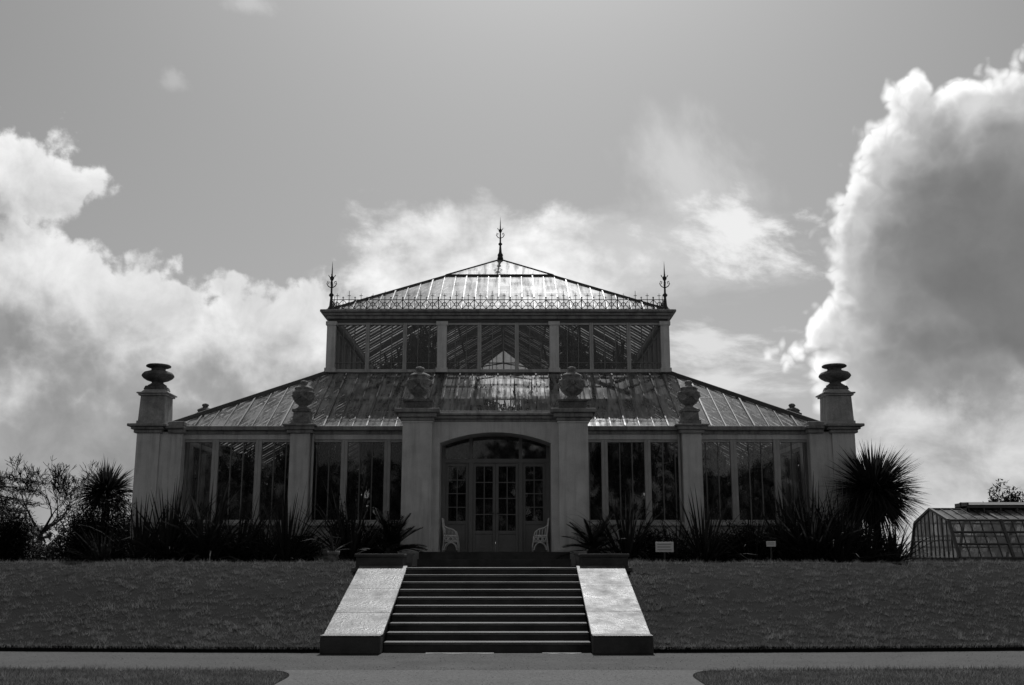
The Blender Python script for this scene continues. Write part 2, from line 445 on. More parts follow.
for k in range(15): spots.append((-8.6 + 17.2 / 15 * (k + .5), YB, WZ, R(180)))
place(make_window('window', PITCH, WH, .085, False), spots)
CPW = 2 * CW / 9.0; CZ, CH = 7.225, 1.535
spots = [(-CW + CPW * (k + .5), CY0, CZ, 0) for k in range(9)] + [(-CW + CPW * (k + .5), CY1, CZ, R(180)) for k in range(9)]
nc = 23; sp = (CY1 - CY0 - .2) / nc
for k in range(nc):
    for s in (-1, 1): spots.append((s * CW, CY0 + .1 + sp * (k + .5), CZ, s * R(90)))
place(make_window('clerestory_window', CPW, CH, .06, True), spots)

# beams, friezes and cornices
def ring_run(z0, z1, out, t, mat, name, hx, y0, y1, bevel=.008):
    """a square band round a rectangle, its outer face out from the glazing line"""
    m = MB(); a = t
    X, A, B = hx + out, y0 - out, y1 + out
    m.box(-X, X, A, A + a, z0, z1); m.box(-X, X, B - a, B, z0, z1)
    m.box(-X, -X + a, A + a, B - a, z0, z1); m.box(X - a, X, A + a, B - a, z0, z1)
    return gpart(m, name, mat, bevel=bevel)
ring_run(4.72, 4.86, .09, .22, PAINT, 'frieze', HW, YF, YB)
ring_run(4.862, 4.95, .13, .26, CORN, 'frieze', HW, YF, YB)
ring_run(4.952, 5.07, .24, .30, CORN, 'gutter', HW, YF, YB, .02)
ring_run(7.10, 7.19, .05, .20, DARKIRON, 'clerestory_sill', CW, CY0, CY1)
ring_run(7.192, 7.225, .07, .18, FRAME, 'clerestory_sill', CW, CY0, CY1)
ring_run(8.76, 8.87, .06, .20, GREYIRON, 'clerestory_beam', CW, CY0, CY1)
ring_run(8.872, 8.97, .13, .26, CORN, 'clerestory_cornice', CW, CY0, CY1, .02)
ring_run(8.972, 9.05, .22, .30, CORN, 'clerestory_cornice', CW, CY0, CY1, .02)
ring_run(9.052, 9.14, .31, .36, CORN, 'clerestory_cornice', CW, CY0, CY1, .03)

# pillars of the clerestory
for y in (CY0 - .03, CY1 + .03):
    for x in (-5.16, -1.733, 1.733, 5.16):
        w = .29 if abs(x) < 3 else .27
        m = MB(); m.cbox(x, y, 7.18, 8.78, w, .26); m.cbox(x, y, 7.182, 7.32, w + .07, .33); m.cbox(x, y, 8.66, 8.78, w + .07, .33)
        gpart(m, 'clerestory_pillar', PAINT, bevel=.01)
# pillars of the front and flanks
def pillar(x, y, sx=.52, sy=.50, dz=0.0, ux=None):
    ux = x if ux is None else ux
    m = MB(); m.cbox(x, y, 1.35, 4.93, sx, sy); m.cbox(x, y, 1.352, 1.95, sx + .14, sy + .14)
    sh = gpart(m, 'pillar', PAINT, bevel=.012)
    c = MB(); c.cbox(x, y, 4.86, 4.95, sx + .16, sy + .16); c.cbox(x, y, 4.952, 5.04, sx + .26, sy + .26); c.cbox(x, y, 5.042, 5.10, sx + .36, sy + .36)
    c.build('capital', CORN, sh, bevel=.015)
    b = MB(); b.cbox(ux, y, 5.10, 5.22 + dz, .55, .5); b.frust(ux, y, 5.22 + dz, 5.45 + dz, .46, .44, .42, .40); b.cbox(ux, y, 5.45 + dz, 5.52 + dz, .5, .48)
    b.build('pedestal', PALESTONE, sh, bevel=.012)
for s in (-1, 1):
    pillar(s * 5.22, 27.92); pillar(s * 9.25, 33.3, 1.0, .5, .16, s * 9.46); pillar(s * 9.25, 44.0, 1.0); pillar(s * 9.25, 54.0, 1.0)
# corner piers with tall plinths
for y, dy in ((27.95, -1), (62.05, 1)):
    for s in (-1, 1):
        x0, x1 = sorted((s * 8.95, s * 9.56)); a0, a1 = sorted((s * 8.36, s * 8.948))
        yf = y + dy * .32
        ys = sorted((yf, yf - dy * 1.1)); y0, y1 = ys
        m = MB(); m.box(x0, x1, y0, y1, 1.35, 4.90); m.box(x0 - .06, x1 + .06, y0 - .06, y1 + .06, 1.352, 2.0)
        m.box(a0, a1, y0 + .06, y1 - .06, 1.35, 4.90)
        p = gpart(m, 'corner_pier', PAINT, bevel=.012)
        c = MB()
        for k, (za, zb, o) in enumerate(((4.86, 4.95, .07), (4.952, 5.02, .13), (5.022, 5.10, .21))):
            c.box(x0 - o, x1 + o, y0 - o, y1 + o, za, zb)
        o2 = .09
        xa, xb = sorted((s * 8.30, s * (8.95 - .215)))
        c.box(xa, xb, y0 - .03, y1 - .05, 4.86, 4.97); c.box(xa - .04, xb, y0 - .12, y1 - .05, 4.972, 5.05); c.box(xa + .02, xb, y0 - .05, y1 - .1, 5.052, 5.17)
        c.build('cornice', CORN, p, bevel=.02)
        px, pw = s * 9.22, .72
        yc = y0 + .38 if dy < 0 else y1 - .38
        q = MB(); q.frust(px, yc, 5.10, 5.20, pw + .06, .72, pw + .06, .72); q.frust(px, yc, 5.20, 5.88, pw, .66, pw - .05, .62); q.cbox(px, yc, 5.88, 5.93, pw + .05, .74); q.cbox(px, yc, 5.932, 5.97, pw + .13, .82)
        q.frust(px, yc, 5.972, 6.07, pw - .04, .68, pw - .2, .5)
        q.build('plinth', PLINTH, p, bevel=.012)

# glass roofs
def facet(p0, p1, top0, top1, spacing, glass, rname, purlins, parent, w=.028, h=.07, thick_every=3):
    """a sloping glass facet: eave p0-p1, upper edge top0-top1; bars run straight up the slope"""
    p0, p1, top0, top1 = map(Vector, (p0, p1, top0, top1))
    e = (p1 - p0); L = e.length; e.normalize()
    a0 = (top0 - p0).dot(e); a1 = (p1 - top1).dot(e)
    up = (top0 - p0) - e * a0; S = up.length; up.normalize(); nrm = e.cross(up).normalized()
    if nrm.z < 0: nrm = -nrm
    gmb = MB(); gmb.quad(p0, p1, top1, top0) if (top1 - top0).length > .01 else gmb.quad(p0, p1, top0)
    gmb.build('roof_glass', glass, parent)
    b = MB(); n = int(round(L / spacing)); mid = n // 2
    for k in range(1, n):
        s = L * k / n
        ln = min(S, S * s / a0 if a0 > 1e-3 else S, S * (L - s) / a1 if a1 > 1e-3 else S)
        if ln < .05: continue
        big = (k - mid) % thick_every == 0
        b.bar(p0 + e * s, p0 + e * s + up * ln, w * (1.5 if big else 1), h * (1.5 if big else 1), nrm, -.012)
    for f in purlins:
        s0, s1 = a0 * f, L - a1 * f
        b.bar(p0 + e * s0 + up * S * f, p0 + e * s1 + up * S * f, .035, .05, nrm, -.045)
    b.build('glazing_bars', ROOFB, parent)
E = 8.9; T = 5.2; ze, zt = 5.06, 7.195; ye0, yt0, ye1, yt1 = 27.9, 31.6, 62.1, 58.4
lr = empty('lower_roof', OFF, parent=GH)
for sx in (-1, 1):
    for ya, yb in ((ye0, yt0), (ye1, yt1)):
        m = MB(); m.bar((sx * E, ya, ze), (sx * T, yb, zt), .12, .12, (0, 0, 1), .03); m.build('hip_rafter', GREYIRON, lr)
def C(x, y, z): return (x, y, z)
PUR = (.26, .52, .78)
facet(C(-E, ye0, ze), C(E, ye0, ze), C(-T, yt0, zt), C(T, yt0, zt), .385, G_LOW, 'f', PUR, lr)
facet(C(E, ye1, ze), C(-E, ye1, ze), C(T, yt1, zt), C(-T, yt1, zt), .385, G_LOW, 'b', PUR, lr)
facet(C(-E, ye1, ze), C(-E, ye0, ze), C(-T, yt1, zt), C(-T, yt0, zt), .385, G_LOW, 'l', PUR, lr)
facet(C(E, ye0, ze), C(E, ye1, ze), C(T, yt0, zt), C(T, yt1, zt), .385, G_LOW, 'r', PUR, lr)
U = 5.3; uz0 = 9.15; PT = .592; uy0, uy1 = CY0 - .1, CY1 + .1; ay0, ay1 = uy0 + U, uy1 - U; az = uz0 + PT * U
fcap = (34.95 - uy0) / U; zc = uz0 + PT * U * fcap; cw = U * (1 - fcap)
ur = empty('upper_roof', OFF, parent=GH)
for sx in (-1, 1):
    for ya, yb in ((uy0, ay0), (uy1, ay1)):
        m = MB(); m.bar((sx * U, ya, uz0), (0, yb, az), .10, .10, (0, 0, 1), .0); m.build('hip_rafter', GREYIRON, ur)
m = MB(); m.bar((0, ay0, az), (0, ay1, az), .1, .10, (0, 0, 1), .0); m.build('ridge_beam', GREYIRON, ur)
UP = (.33,)
facet(C(-U, uy0, uz0), C(U, uy0, uz0), C(0, ay0, az), C(0, ay0, az), .385, G_UP, 'f', UP, ur)
facet(C(U, uy1, uz0), C(-U, uy1, uz0), C(0, ay1, az), C(0, ay1, az), .385, G_UP, 'b', UP, ur)
facet(C(-U, uy1, uz0), C(-U, uy0, uz0), C(0, ay1, az), C(0, ay0, az), .385, G_UP, 'l', UP, ur)
facet(C(U, uy0, uz0), C(U, uy1, uz0), C(0, ay0, az), C(0, ay1, az), .385, G_UP, 'r', UP, ur)
# raised ventilator along the ridge: its frame and its glass
rv = .05; vt = MB(); vy0, vy1 = ay0 - cw, ay1 + cw
cs = [(-cw, vy0), (cw, vy0), (cw, vy1), (-cw, vy1)]
for (a, b) in zip(cs, cs[1:] + cs[:1]): vt.bar((a[0], a[1], zc + rv * .5), (b[0], b[1], zc + rv * .5), .07, rv + .02)
for (x, y) in cs: vt.bar((x, y, zc + rv), (0, ay0 if y < 40 else ay1, az + rv), .05, .05)
vt.bar((0, ay0, az + rv), (0, ay1, az + rv), .09, .1)
vo = gpart(vt, 'ridge_ventilator', DARKIRON)
vg = MB(); A, B = (0, ay0, az + rv), (0, ay1, az + rv); q = [(x, y, zc + rv) for x, y in cs]
vg.quad(q[0], q[1], A); vg.quad(q[1], q[2], B, A); vg.quad(q[2], q[3], B); vg.quad(q[3], q[0], A, B); vg.build('ventilator_glass', G_UP, vo)

# iron cresting on the clerestory cornice and finials
def cresting(p, q, name='iron_cresting'):
    p, q = Vector(p), Vector(q); L = (q - p).length; d = (q - p).normalized(); n = int(round(L / .375)); m = MB(); z0 = p.z
    along = lambda s, z: Vector((p.x, p.y, z0 + (z - z0) * 1.42)) + d * s
    ax = 'y' if abs(d.x) > .5 else 'x'
    for z, w in ((z0 + .03, .022), (z0 + .24, .018)): m.bar(along(0, z), along(L, z), .02, w)
    for k in range(n):
        s = L * (k + .5) / n; tall = (k % 3 == 1)
        m.tube([along(s, z0), along(s, z0 + (.44 if tall else .38))], [.016, .007], 5)
        m.bar(along(s - .05, z0 + .33), along(s + .05, z0 + .33), .015, .016)
        m.ring(along(s, z0 + .135), .062, .013, ax, 10, 4)
        for t in (-1, 1):
            m.tube([along(s + t * .055, z0 + .135), along(s + t * .12, z0 + .19), along(s + t * .187, z0 + .24)], .010, 4)
            m.tube([along(s + t * .055, z0 + .135), along(s + t * .12, z0 + .08), along(s + t * .187, z0 + .03)], .010, 4)
        m.tube([along(s + L / n / 2, z0), along(s + L / n / 2, z0 + .31)], [.012, .006], 4)
        m.ring(along(s + L / n / 2, z0 + .285), .022, .008, ax, 8, 4)
    for k in range(0, n + 1, 3):
        s = L * k / n; m.bar(along(s, z0), along(s, z0 + .30), .03, .03, d)
    return gpart(m, name, DARKIRON)
cz = 9.14
cresting((-5.2, CY0 - .12, cz), (5.2, CY0 - .12, cz))
cresting((-5.2, CY0 - .1, cz), (-5.2, CY1, cz)); cresting((5.2, CY0 - .1, cz), (5.2, CY1, cz))
def finial(x, y, z, H):
    m = MB(); k = H / 1.35
    m.lathe([(.09 * k, 0), (.09 * k, .05 * k), (.05 * k, .12 * k), (.035 * k, .3 * k), (.03 * k, .36 * k), (.065 * k, .40 * k), (.065 * k, .43 * k), (.028 * k, .47 * k), (.022 * k, .80 * k),
             (.055 * k, .86 * k), (.06 * k, .89 * k), (.02 * k, .95 * k), (.012 * k, 1.15 * k), (.002, 1.35 * k)], (x, y, z), 10)
    for a in range(4):
        c, s = math.cos(a * math.pi / 2), math.sin(a * math.pi / 2)
        m.tube([(x + c * r * k, y + s * r * k, z + h * k) for r, h in ((.02, .62), (.09, .66), (.13, .73), (.11, .80), (.07, .78), (.09, .73))], .014 * k, 5)
        m.tube([(x + c * r * k, y + s * r * k, z + h * k) for r, h in ((.02, .90), (.07, .92), (.09, .97))], .012 * k, 5)
    gpart(m, 'finial', DARKIRON, smooth=True)
finial(-5.2, CY0 - .12, cz, 1.58); finial(5.2, CY0 - .12, cz, 1.58)
m = MB(); m.frust(0, ay0, az + rv, az + rv + .16, .22, .22, .13, .13); gpart(m, 'finial_base', DARKIRON)
finial(0, ay0, az + rv + .12, 1.50); finial(0, ay1, az + rv, 1.36)

# inner frame: columns, ties and trusses of the nave
for k in range(9):
    y = CY0 + .15 + (CY1 - CY0 - .3) * k / 8
    for s in (-1, 1):
        m = MB(); m.tube([(s * 5.15, y, 1.72), (s * 5.15, y, 7.1)], .07, 8); gpart(m, 'inner_column', GREYIRON)
    if 1 < k < 7:
        m = MB()
        m.bar((-5.1, y, 8.95), (0, y, az - .12), .06, .16); m.bar((5.1, y, 8.95), (0, y, az - .12), .06, .16)
        m.tube([(-5.1, y, 8.6), (-3.6, y, 9.5), (-1.6, y, 10.35), (0, y, 10.6), (1.6, y, 10.35), (3.6, y, 9.5), (5.1, y, 8.6)], .03, 5)
        for x in (-2.6, 0, 2.6): m.tube([(x, y, az - .15 - abs(x) * PT), (x, y, 10.6 - .15 * abs(x) ** 1.2)], .02, 5)
        gpart(m, 'roof_truss', GREYIRON)

# porch
PY0, PYW, PYB = 26.6, 26.78, 27.94
pp = empty('porch', OFF, parent=GH)
for s in (-1, 1):
    porch = MB()
    x0, x1 = sorted((s * 1.62, s * 2.38)); porch.box(x0, x1, PY0, PYB, 1.35, 5.02); porch.box(x0 - .05, x1 + .05, PY0 - .05, PYB, 1.352, 1.82)
    porch.box(x0 - .03, x1 + .03, PY0 - .03, PYB, 5.0, 5.05)
    porch.build('pillar', PAINT, pp, bevel=.015)
ar = MB(); hw, zsq, zcr, ztop = 1.43, 4.50, 4.78, 5.05
rise = zcr - zsq; rad = (hw * hw + rise * rise) / (2 * rise); N = 24
ar.box(-1.622, -hw, PYW, PYB, FLOOR, zsq); ar.box(hw, 1.622, PYW, PYB, FLOOR, zsq)
vs = []; 
for k in range(N + 1):
    x = -hw + 2 * hw * k / N; z = zcr - rad + math.sqrt(rad * rad - x * x)
    vs += [(x, PYW, z), (x, PYW, ztop), (x, PYB, ztop), (x, PYB, z)]
fs = [(4 * k + i, 4 * k + (i + 1) % 4, 4 * k + 4 + (i + 1) % 4, 4 * k + 4 + i) for k in range(N) for i in range(4)]
ar.add(vs, fs); ar.box(-1.622, -hw, PYW, PYB, zsq, ztop); ar.box(hw, 1.622, PYW, PYB, zsq, ztop)
ar.build('arch', PAINT, pp)
en = MB()
for za, zb, o in ((5.053, 5.12, .03), (5.122, 5.20, .10), (5.202, 5.27, .16), (5.272, 5.33, .06)): en.box(-1.60, 1.60, PYW - o, PYB + .1, za, zb)
for s in (-1, 1):
    xc = s * 2.00
    for za, zb, o in ((5.053, 5.14, .05), (5.142, 5.25, .12), (5.252, 5.36, .20)): en.box(xc - .38 - o, xc + .38 + o, PY0 - o, PYB, za, zb)
en.build('entablature', CORN, pp, bevel=.02)
for s in (-1, 1):
    pd = MB(); pd.cbox(s * 2.0, PY0 + .40, 5.36, 5.56, .74, .68); pd.cbox(s * 2.0, PY0 + .40, 5.562, 5.62, .80, .74)
    pd.build('pedestal', STONE, pp, bevel=.012)
m = MB(); m.box(-1.85, 1.85, 26.42, 28.1, 1.38, FLOOR); gpart(m, 'porch_floor', STEP)

# door screen: frame, two door leaves, side lights, fan light
DY = 27.62
def panelled(name, x0, x1, z0, z1, zg0, zg1, cols, rows, parent=None, handle=0):
    m = MB(); w = .075; d = .03
    m.box(x0, x0 + w, DY - d, DY + d, z0, z1); m.box(x1 - w, x1, DY - d, DY + d, z0, z1)
    m.box(x0 + w, x1 - w, DY - d, DY + d, zg1, z1); m.box(x0 + w, x1 - w, DY - d, DY + d, zg0 - .09, zg0)
    m.box(x0 + w, x1 - w, DY - d + .02, DY + d - .02, z0, zg0 - .09)
    m.box(x0 + w, x1 - w, DY - d + .002, DY + d - .002, z0, z0 + .12)
    o = gpart(m, name, DOORP, bevel=.006)
    b = MB()
    for k in range(1, cols): x = x0 + w + (x1 - x0 - 2 * w) * k / cols; b.box(x - .012, x + .012, DY - .02, DY + .02, zg0, zg1)
    for k in range(1, rows): z = zg0 + (zg1 - zg0) * k / rows; b.box(x0 + w, x1 - w, DY - .018, DY + .018, z - .012, z + .012)
    b.build('glazing_bar', DOORP, o)
    g2 = MB(); g2.quad((x0 + w, DY, zg0), (x1 - w, DY, zg0), (x1 - w, DY, zg1), (x0 + w, DY, zg1)); g2.build('pane', G_WIN, o)
    if handle:
        hx = x1 - .04 if handle > 0 else x0 + .04
        h = MB(); h.tube([(hx, DY - .03, 2.75), (hx, DY - .08, 2.75)], .012, 6); h.tube([(hx, DY - .08, 2.75), (hx - handle * .12, DY - .08, 2.75)], .012, 6); h.build('handle', DARKIRON, o)
    return o
fr = MB(); ZT = 4.06
for x in (-1.37, -.655, .655, 1.37): fr.cbox(x, DY, FLOOR, ZT, .11, .14)
fr.box(-1.43, 1.43, DY - .07, DY + .07, ZT, ZT + .11)
for x in (-.655, .655): fr.cbox(x, DY, ZT + .11, 4.72, .09, .12)
fr.box(-1.43, -1.33, DY - .06, DY + .06, ZT + .11, 4.5); fr.box(1.33, 1.43, DY - .06, DY + .06, ZT + .11, 4.5)
gpart(fr, 'door_frame', DOORP, bevel=.008)
fl = MB(); fl.box(-1.33, 1.33, DY - .004, DY + .004, ZT + .11, 4.76); gpart(fl, 'fan_light', G_WIN)
panelled('door', -.60, -.003, FLOOR + .01, ZT, 2.30, 3.97, 2, 4, handle=1)
panelled('door', .003, .60, FLOOR + .01, ZT, 2.30, 3.97, 2, 4, handle=-1)
panelled('side_light', -1.315, -.71, FLOOR + .01, ZT, 2.55, 3.97, 2, 4)
panelled('side_light', .71, 1.315, FLOOR + .01, ZT, 2.55, 3.97, 2, 4)
# downpipe beside the front pillars
for s in (-1, 1):
    m = MB(); m.tube([(s * 4.90, 27.84, 1.4), (s * 4.90, 27.84, 4.86)], .035, 8); gpart(m, 'downpipe', FRAME, smooth=True)

# ------------------------------------------------------------------ urns
def gadroon(n, amp, z0, z1): return lambda r, z, a: amp * math.cos(n * a) if z0 < z < z1 else 0
def wide_urn(loc, label):
    o = empty('stone_urn', loc); tag(o, label, 'urn', 'urns along the glasshouse walls')
    m = MB(); m.lathe([(.24, 0), (.25, .03), (.20, .06), (.15, .10), (.16, .13), (.28, .17), (.375, .23), (.415, .285), (.425, .31), (.41, .34), (.36, .385), (.26, .42), (.195, .445), (.185, .48),
                       (.21, .515), (.29, .53), (.325, .545), (.33, .575), (.30, .60), (.22, .605)], n=54, flute=lambda r, z, a: .035 * abs(math.cos(9 * a)) if .13 < z < .30 or .34 < z < .42 else 0)
    m.build('bowl', STONE, o, smooth=True)
    b = MB(); b.frust(0, 0, -.11, .0, .58, .54, .50, .48); b.build('foot', STONE, o, bevel=.02)
    return o
wide_urn((-9.23, 28.01, 6.07 + .10), 'wide bulging stone urn on the tall plinth of the left corner pier')
wide_urn((9.24, 28.01, 6.07 + .10), 'wide bulging stone urn on the tall plinth of the right corner pier')
def lidded_urn(loc, label, k=1.0, mat=PALESTONE):
    o = empty('lidded_urn', loc); tag(o, label, 'urn', 'urns along the glasshouse walls')
    m = MB(); m.lathe([(q * k, z * k) for q, z in ((.19, 0), (.20, .03), (.14, .06), (.10, .10), (.12, .13), (.19, .18), (.235, .25), (.255, .33), (.275, .41), (.30, .445), (.30, .475), (.26, .49), (.22, .53), (.235, .56))], n=40,
                      flute=lambda r, z, a: (.07 * abs(math.cos(6 * a)) if .12 * k < z < .27 * k else .05 * math.cos(4 * a) * math.sin(18 * z / k) if .27 * k <= z < .42 * k else 0))
    m.build('bowl', mat, o, smooth=True)
    l = MB(); l.lathe([(q * k, z * k) for q, z in ((.235, .56), (.24, .58), (.20, .62), (.12, .66), (.07, .68), (.09, .71), (.11, .745), (.08, .79), (.02, .81))], n=24, flute=lambda r, z, a: .08 * math.cos(7 * a)); l.build('lid', mat, o, smooth=True)
    h = MB()
    for q in range(4):                       # mask heads with hanging garlands between them
        a = q * math.pi / 2 + .0; c, s_ = math.cos(a), math.sin(a)
        h.lathe([(.01, -.06 * k), (.045 * k, -.035 * k), (.06 * k, 0), (.045 * k, .04 * k), (.01, .06 * k)], (c * .265 * k, s_ * .265 * k, .385 * k), 8)
        pts = []
        for t in range(9):
            b = a + t / 8 * math.pi / 2; zz = .38 - .13 * math.sin(t / 8 * math.pi); rr = .245 + .03 * (zz - .25) / .13
            pts.append((math.cos(b) * rr * k, math.sin(b) * rr * k, zz * k))
        h.tube(pts, [.018 * k + .018 * k * math.sin(t / 8 * math.pi) for t in range(9)], 6)
    h.build('garland', mat, o, smooth=True)
    return o
lidded_urn((-5.22, 27.92, 5.52), 'lidded stone urn on the slim pillar between the left corner pier and the porch')
lidded_urn((5.22, 27.92, 5.52), 'lidded stone urn on the slim pillar between the porch and the right corner pier')
lidded_urn((-2.0, 27.0, 5.62), 'ornate lidded stone urn on the left pillar of the porch', 1.14)
lidded_urn((2.0, 27.0, 5.62), 'ornate lidded stone urn on the right pillar of the porch', 1.14)
lidded_urn((-9.46, 33.3, 5.68), 'lidded stone urn showing only its top beyond the left end of the lower roof', 1.0, STONE)
lidded_urn((9.46, 33.3, 5.68), 'lidded stone urn showing only its top beyond the right end of the lower roof', 1.0, STONE)

# ------------------------------------------------------------------ white cast-iron seats in the porch
def seat(loc, s, label):
    o = empty('garden_seat', loc); tag(o, label, 'seat', 'white seats in the porch')
    L = .62
    for y in (-L / 2, L / 2):
        m = MB()
        m.tube([(0.24, y, 0), (.235, y, .18), (.21, y, .32), (.20, y, .42)], [.02, .016, .016, .018], 6)         # front leg
        m.tube([(-.25, y, 0), (-.22, y, .2), (-.20, y, .42), (-.235, y, .66), (-.26, y, .88)], [.02, .016, .018, .016, .012], 6)
        m.tube([(-.225, y, .70), (-.12, y, .64), (.05, y, .60), (.15, y, .54), (.20, y, .42)], .016, 6)             # arm
        m.bar((-.20, y, .42), (.20, y, .42), .02, .025)
        m.bar((-.21, y, .27), (.215, y, .27), .015, .018)
        for cx, r in ((-.13, .045), (0, .055), (.13, .045)): m.ring((cx, y, .345), r, .014, 'y', 12, 4)
        for cx in (-.065, .065): m.tube([(cx, y, .27), (cx, y, .42)], .010, 5)
        m.tube([(-.235, y, .06)] + [(.19 * math.cos(a), y, .06 + .19 * math.sin(a)) for a in [math.pi * (1 - k / 10) for k in range(11)]] + [(.235, y, .06)], .014, 5)
        for k in range(4):
            t = k / 3; m.tube([(-.14 + .25 * t, y, .43), (-.17 + .27 * t, y, .64 - .08 * t)], .009, 5)
        fr_ = m.build('end_frame', SHAFT, o, smooth=True)
    st = MB()
    for k in range(7): st.box(-.19 + k * .056, -.19 + k * .056 + .04, -L / 2, L / 2, .432, .452)
    st.build('seat', SHAFT, o)
    bk = MB(); bk.bar((-.262, -L / 2, .88), (-.262, L / 2, .88), .02, .03); bk.bar((-.215, -L / 2, .52), (-.215, L / 2, .52), .02, .02)
    for k in range(5):
        y = -L / 2 + L * (k + .5) / 5; bk.ring((-.235, y, .70), .055, .012, 'x', 12, 4)
        bk.tube([(-.215, y, .52), (-.23, y, .645)], .01, 5); bk.tube([(-.24, y, .755), (-.26, y, .88)], .01, 5)
    bk.build('backrest', SHAFT, o, smooth=True)
    o.rotation_euler = (0, 0, 0 if s < 0 else math.pi); o.scale = (.82, 1, .95)
    return o
seat((-1.13, 27.15, FLOOR), -1, 'white ornate cast-iron seat left of the door, against the porch wall')
seat((1.15, 27.15, FLOOR), 1, 'white ornate cast-iron seat right of the door, against the porch wall')

# ------------------------------------------------------------------ plants
def rosette(n, L, w, spread, bend, z0=0.0, zs=.0, rad=.08, seg=5):
    """spiky plant: strap leaves from the base; spread = lowest elevation (radians)"""
    m = MB()
    for i in range(n):
        a = rnd.uniform(0, 2 * math.pi); el = spread + (R(86) - spread) * rnd.random() ** 1.1
        l = L * rnd.uniform(.65, 1.08); d = (math.cos(a) * math.cos(el), math.sin(a) * math.cos(el), math.sin(el))
        o = (math.cos(a) * rad * rnd.random(), math.sin(a) * rad * rnd.random(), z0 + rnd.random() * zs)
        m.leaf(o, d, l, w * rnd.uniform(.7, 1.15), bend * rnd.uniform(.3, 1.5) * math.cos(el) ** .4, seg)
    return m
GY = 1.40
def plant(name, px, Y, mb_parts, label, cat, group=None, rz=0.0):
    X = .43 + (px - 512) / F * (Y * CT)
    o = empty(name, (X, Y, GY), rz); tag(o, label, cat, group)
    for nm, mb, mat in mb_parts: mb.build(nm, mat, o)
    return o
BED = 'strap-leaved plants along the foot of the glasshouse'
def flax(px, Y, H, n, label, w=.07, spread=R(35), bend=.9):
    return plant('flax_plant', px, Y, [('leaves', rosette(n, H * 1.12, w, spread, bend, 0, .05, .22), LEAF)], label, 'plant', BED, rnd.uniform(0, 6))
def cycad(px, Y, H, n, label):
    """palm-like crown: feather fronds on a short trunk"""
    m = MB(); t = MB(); z0 = .35
    t.lathe([(.17, 0), (.19, .15), (.17, .3), (.12, .42), (.02, .48)], n=12)
    for i in range(n):
        a = rnd.uniform(0, 6.28); el = R(8) + R(72) * rnd.random(); L = H * rnd.uniform(.85, 1.1)
        d = Vector((math.cos(a) * math.cos(el), math.sin(a) * math.cos(el), math.sin(el))); p = Vector((0, 0, z0)); K = 12
        for k in range(K):
            f = k / K; d = (d + Vector((0, 0, -.055))).normalized(); q = p + d * (L / K)
            m.bar(p, q, .016, .012)
            side = d.cross(Vector((0, 0, 1))); side.normalize(); ll = .26 * math.sin(math.pi * min(1, .18 + .82 * f)) + .04
            if k > 1:
                for u in (0, .5):
                    c = p.lerp(q, u)
                    for s in (-1, 1): m.leaf(c, side * s * .8 + d * .65 + Vector((0, 0, .25)), ll, .022, .2, 2)
            p = q
    return plant('cycad', px, Y, [('fronds', m, LEAFD), ('trunk', t, BARK)], label, 'plant', 'palm-like plants flanking the porch', 0)
def shrub_mesh(rx, ry, h, n, leaf=.09):
    m = MB(); lobes = [(rnd.uniform(-.5, .5) * rx, rnd.uniform(-.5, .5) * ry, rnd.uniform(.12, .72) * h, rnd.uniform(.35, .6)) for _ in range(11)]
    for i in range(n):
        lx, ly, lz, lr = rnd.choice(lobes); d = Vector((rnd.gauss(0, 1), rnd.gauss(0, 1), rnd.gauss(0, 1))).normalized() * (rnd.random() ** .45)
        p = Vector((lx + d.x * rx * lr, ly + d.y * ry * lr, max(.03, lz + d.z * h * lr * .75)))
        m.leaf(p, (rnd.gauss(0, 1), rnd.gauss(0, 1), rnd.gauss(.2, .8)), leaf * rnd.uniform(.6, 1.3), leaf * .45, .3, 2)
    return m
def stems(h, n, r, rad=.018):
    t = MB()
    for i in range(n):
        a = rnd.uniform(0, 6.28); q = rnd.uniform(.3, 1) * r
        t.tube([(0, 0, 0), (math.cos(a) * q * .4, math.sin(a) * q * .4, h * .45), (math.cos(a) * q, math.sin(a) * q, h * rnd.uniform(.7, .95))], [rad, rad * .7, rad * .3], 5)
    return t
def shrub(px, Y, rx, h, n, label, mat=None, leaf=.09, name='shrub', group=None):
    return plant(name, px, Y, [('foliage', shrub_mesh(rx, rx * .8, h, n, leaf), mat or LEAFD), ('stems', stems(h, 9, rx * .7), BARK)], label, 'shrub', group)
def cordyline(px, Y, trunk, rad, n, label, w=.05):
    m = MB(); t = MB()
    t.tube([(0, 0, 0), (.04, .02, trunk * .5), (.0, 0, trunk), (0, 0, trunk + rad * .25)], [.14, .11, .10, .08], 10)
    for i in range(n):
        a = rnd.uniform(0, 6.28); el = math.asin(rnd.uniform(-.86, 1)); d = (math.cos(a) * math.cos(el), math.sin(a) * math.cos(el), math.sin(el))
        m.leaf((d[0] * .06, d[1] * .06, trunk + rnd.uniform(0, .2)), d, rad * rnd.uniform(.72, 1.08), w * rnd.uniform(.7, 1.1), rnd.choice((.1, .25, .4, .9)) * rnd.uniform(.4, 1.3), 5)
    return plant('cabbage_palm', px, Y, [('crown', m, LEAF), ('trunk', t, BARK)], label, 'palm', None, 0)

